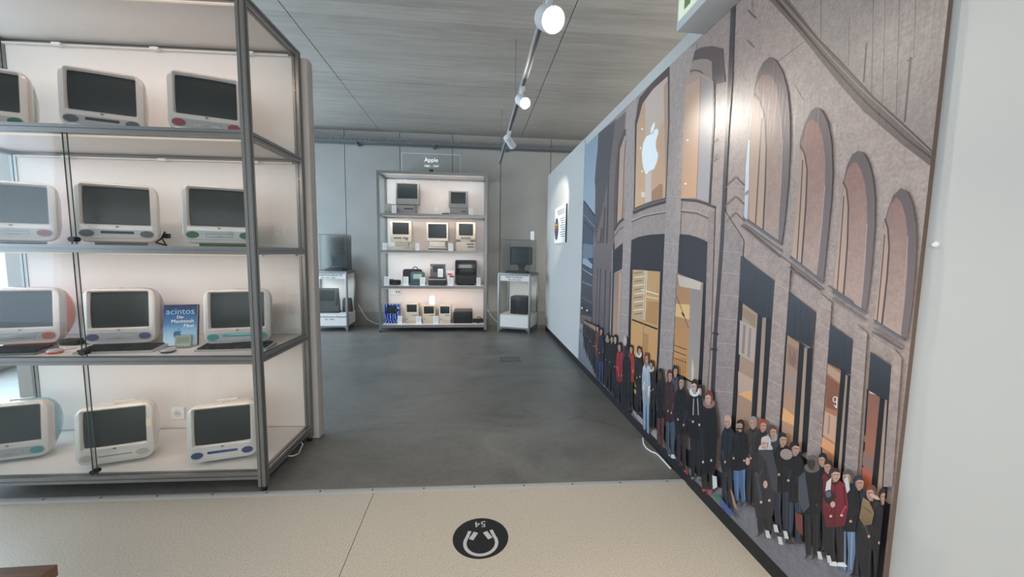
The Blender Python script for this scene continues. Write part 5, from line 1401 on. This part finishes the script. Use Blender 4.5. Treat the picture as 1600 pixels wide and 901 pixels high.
# far crowd, smaller and smaller towards the street end
for k, x in enumerate((914, 917, 920, 923, 926, 929, 932)):
    person(x, 499 + k*1.2, 545 + k*6.5, 5 + k*.45, ((52, 52, 60), (64, 58, 60), (46, 46, 54))[k % 3], hair=(50, 44, 44))
person(936, 507, 594, 9, (128, 70, 58), (56, 62, 86)); person(941, 511, 600, 9.5, (48, 50, 66), (58, 66, 96))
person(951, 520, 608, 9, BLK2, hood=(150, 142, 140)); person(957, 523, 614, 10, (44, 42, 46)); person(964, 522, 628, 11, BLK2, skin=(210, 180, 168))
person(979, 524, 640, 11, (70, 66, 74), skin=(224, 204, 194), hair=(190, 168, 150)); person(971, 534, 642, 12, (168, 52, 62), (40, 38, 44)); person(988, 538, 640, 12, (178, 66, 54), (40, 38, 44))
person(982, 542, 650, 14, (34, 33, 37), hair=(30, 28, 30), skin=(60, 54, 54), split=.75, shoes=(150, 50, 50))
person(1001, 540, 648, 12.5, (38, 38, 42), hair=(38, 30, 30), hood=(214, 212, 212), skin=(206, 164, 142))
person(1022, 562, 672, 13, (42, 41, 46), hood=(206, 202, 202)); person(1013, 550, 690, 13, (196, 200, 208), (142, 158, 184), hair=(120, 70, 58), shoes=(210, 212, 216))
person(1036, 575, 708, 15.5, (34, 33, 38), (92, 56, 60), hair=(32, 30, 33), hood=(32, 30, 33), skin=(88, 74, 72))
person(1060, 570, 708, 16, (84, 88, 98), (66, 78, 94), hair=(48, 40, 38)); person(1051, 577, 716, 17, (74, 46, 54), (70, 84, 98), hair=(104, 54, 48), shoes=(214, 212, 210))
person(1069, 586, 740, 21, (36, 36, 42), (52, 44, 50), hair=(46, 34, 34), shoes=(190, 56, 60))
person(1100, 600, 742, 17, (70, 72, 80), skin=(206, 168, 150)); person(1092, 592, 752, 24, (34, 34, 39), (36, 36, 42), hood=(224, 222, 220), skin=(222, 186, 170), shoes=(120, 118, 122))
for dx in (-2.5, 3.5): line('P', [(1092 + dx, 622), (1092 + dx*1.4, 648)], .9, (222, 220, 218))
person(1113, 610, 772, 27, (32, 32, 37), (34, 33, 38), hair=(120, 62, 58), skin=(216, 178, 160), hood=(150, 112, 100), split=.80, shoes=(196, 58, 62))
ink('P', [(1119, 742), (1126, 744), (1127, 760), (1120, 764)], (214, 212, 212))
person(1144, 648, 796, 23, (42, 45, 58), (40, 42, 52), hair=(196, 160, 142), skin=(204, 164, 146), shoes=(46, 44, 48))
person(1183, 650, 792, 25, (66, 58, 56), (40, 40, 46), hat=(146, 138, 136)); person(1199, 654, 800, 26, (54, 46, 46), (40, 38, 44), hat=(158, 70, 58))
person(1163, 655, 790, 27, (34, 33, 38), (84, 112, 152), hair=(34, 30, 32)); line('P', [(1158, 669), (1170, 669)], 2, (26, 24, 28))
ell(1176, 720, 3.5, 6, (198, 158, 142))
person(1216, 663, 820, 27, (60, 62, 68), (40, 40, 46), hair=(84, 68, 60), hood=(150, 152, 158))
person(1250, 689, 850, 34, (34, 34, 39), (52, 60, 78), hair=(40, 34, 36)); person(1232, 675, 838, 31, (36, 35, 40), (46, 50, 64), hat=(40, 36, 40))
ell(1238, 709, 10, 8.5, (158, 140, 134), 12, .3)
person(1204, 681, 838, 33, (58, 55, 61), (38, 38, 44), hair=(196, 190, 194), skin=(218, 180, 166), hood=(190, 184, 188), split=.80, shoes=(50, 48, 52))
ink('P', [(1192, 702), (1216, 702), (1224, 735), (1224, 770), (1216, 765), (1206, 720)], (70, 67, 73)); ell(1205, 756, 3.5, 6, (196, 160, 148))
person(1296, 707, 860, 30, (40, 38, 42), hat=(36, 34, 38)); person(1307, 718, 868, 30, (112, 46, 56), (40, 38, 44), hair=(52, 42, 40))
person(1279, 710, 872, 36, (33, 33, 37), (36, 36, 40), hair=(104, 92, 88), hood=(108, 96, 92), skin=(70, 62, 60))
ink('P', [(1258, 745), (1268, 735), (1276, 790), (1266, 800), (1258, 780)], (74, 78, 88))
person(1352, 742, 905, 36, (44, 48, 62), (40, 42, 52), hat=(52, 54, 66)); person(1376, 757, 930, 34, (52, 48, 50), hair=(112, 72, 60), skin=(204, 160, 144)); person(1392, 762, 940, 30, (42, 40, 46), hair=(50, 42, 42))
person(1337, 733, 900, 37, (36, 36, 41), (112, 134, 164), hat=(86, 82, 82), shoes=(120, 120, 126)); ink('P', [(1332, 748), (1337, 742), (1341, 764), (1336, 770)], (204, 200, 200))
person(1318, 730, 884, 38, (130, 44, 58), (40, 38, 44), hair=(64, 48, 44), skin=(216, 172, 154), shoes=(226, 224, 222)); ink('P', [(1304, 752), (1312, 745), (1310, 768), (1302, 766)], (214, 208, 206))
ell(1308, 775, 8, 11, (40, 40, 46), 12); ell(1307, 771, 4.5, 5.5, (98, 100, 108), 10); ell(1314, 787, 4, 5, (206, 168, 150), 8)
ink('P', [(1362, 776), (1372, 782), (1380, 800), (1376, 818), (1364, 820), (1356, 808)], (146, 122, 90), (118, 96, 72)); line('P', [(1362, 790), (1376, 800)], 1.4, (96, 78, 58))
ell(1381, 775, 9, 3, (206, 170, 156), 10, .5)
for x, y in ((1209, 835), (1222, 826), (1229, 845), (1238, 836), (1292, 868), (1307, 874)): ink('P', [(x - 3, y - 8), (x + 3, y - 7), (x + 6, y + 5), (x - 1, y + 4)], (206, 204, 206))
ink('P', [(1120, 770), (1134, 775), (1156, 802), (1150, 806)], (64, 92, 152)); ink('P', [(1122, 772), (1130, 772), (1138, 782), (1132, 784)], (70, 120, 84)); ink('P', [(1150, 762), (1154, 768), (1162, 796), (1156, 790)], (166, 130, 112))
ink('P', [(1254, 800), (1266, 804), (1266, 836), (1256, 826)], (112, 62, 52))

me = bpy.data.meshes.new('printed_picture')
me.from_pydata(PV, [], PFc)
ca = me.color_attributes.new('print_colour', 'FLOAT_COLOR', 'POINT')
for i, c in enumerate(PC): ca.data[i].color = c
pm, nt, b_, N, L = node_mat('satin_photo_print')
at = N('ShaderNodeAttribute'); at.attribute_name = 'print_colour'
tc = N('ShaderNodeTexCoord')
n1 = N('ShaderNodeTexNoise'); n1.inputs['Scale'].default_value = 24; n1.inputs['Detail'].default_value = 8; n1.inputs['Roughness'].default_value = .72
L(tc.outputs['Object'], n1.inputs['Vector'])
mr = N('ShaderNodeMapRange'); mr.inputs['From Min'].default_value = .36; mr.inputs['From Max'].default_value = .64; mr.inputs['To Min'].default_value = .74; mr.inputs['To Max'].default_value = 1.16
n3 = N('ShaderNodeTexNoise'); n3.inputs['Scale'].default_value = 95; n3.inputs['Detail'].default_value = 3; L(tc.outputs['Object'], n3.inputs['Vector'])
av = N('ShaderNodeMix'); av.data_type = 'FLOAT'; av.inputs['Factor'].default_value = .45; L(n1.outputs['Fac'], av.inputs['A']); L(n3.outputs['Fac'], av.inputs['B'])
L(av.outputs['Result'], mr.inputs['Value'])
mx = N('ShaderNodeMix'); mx.data_type = 'FLOAT'; mx.inputs['A'].default_value = 1.0
L(at.outputs['Alpha'], mx.inputs['Factor']); L(mr.outputs[0], mx.inputs['B'])
sc_ = N('ShaderNodeVectorMath'); sc_.operation = 'SCALE'; L(at.outputs['Color'], sc_.inputs[0]); L(mx.outputs['Result'], sc_.inputs['Scale']); L(sc_.outputs[0], b_.inputs['Base Color'])
b_.inputs['Roughness'].default_value = .37
mp = N('ShaderNodeMapping'); mp.inputs['Scale'].default_value = (1, 26, 3); L(tc.outputs['Object'], mp.inputs[0])
n2 = N('ShaderNodeTexNoise'); n2.inputs['Scale'].default_value = 3; n2.inputs['Detail'].default_value = 3; L(mp.outputs[0], n2.inputs['Vector'])
bp_ = N('ShaderNodeBump'); bp_.inputs['Strength'].default_value = .16; bp_.inputs['Distance'].default_value = .004; L(n2.outputs['Fac'], bp_.inputs['Height']); L(bp_.outputs[0], b_.inputs['Normal'])
me.materials.append(pm)
po = bpy.data.objects.new('printed_picture', me); COL.objects.link(po); po.parent = t_mural
# make every print face look into the walkway
me.update()
flip = [p.index for p in me.polygons if p.normal.x > 0]
bm_ = bmesh.new(); bm_.from_mesh(me); bm_.faces.ensure_lookup_table()
bmesh.ops.reverse_faces(bm_, faces=[bm_.faces[i] for i in flip]); bm_.to_mesh(me); bm_.free()
print('mural shapes', LEVEL[0])
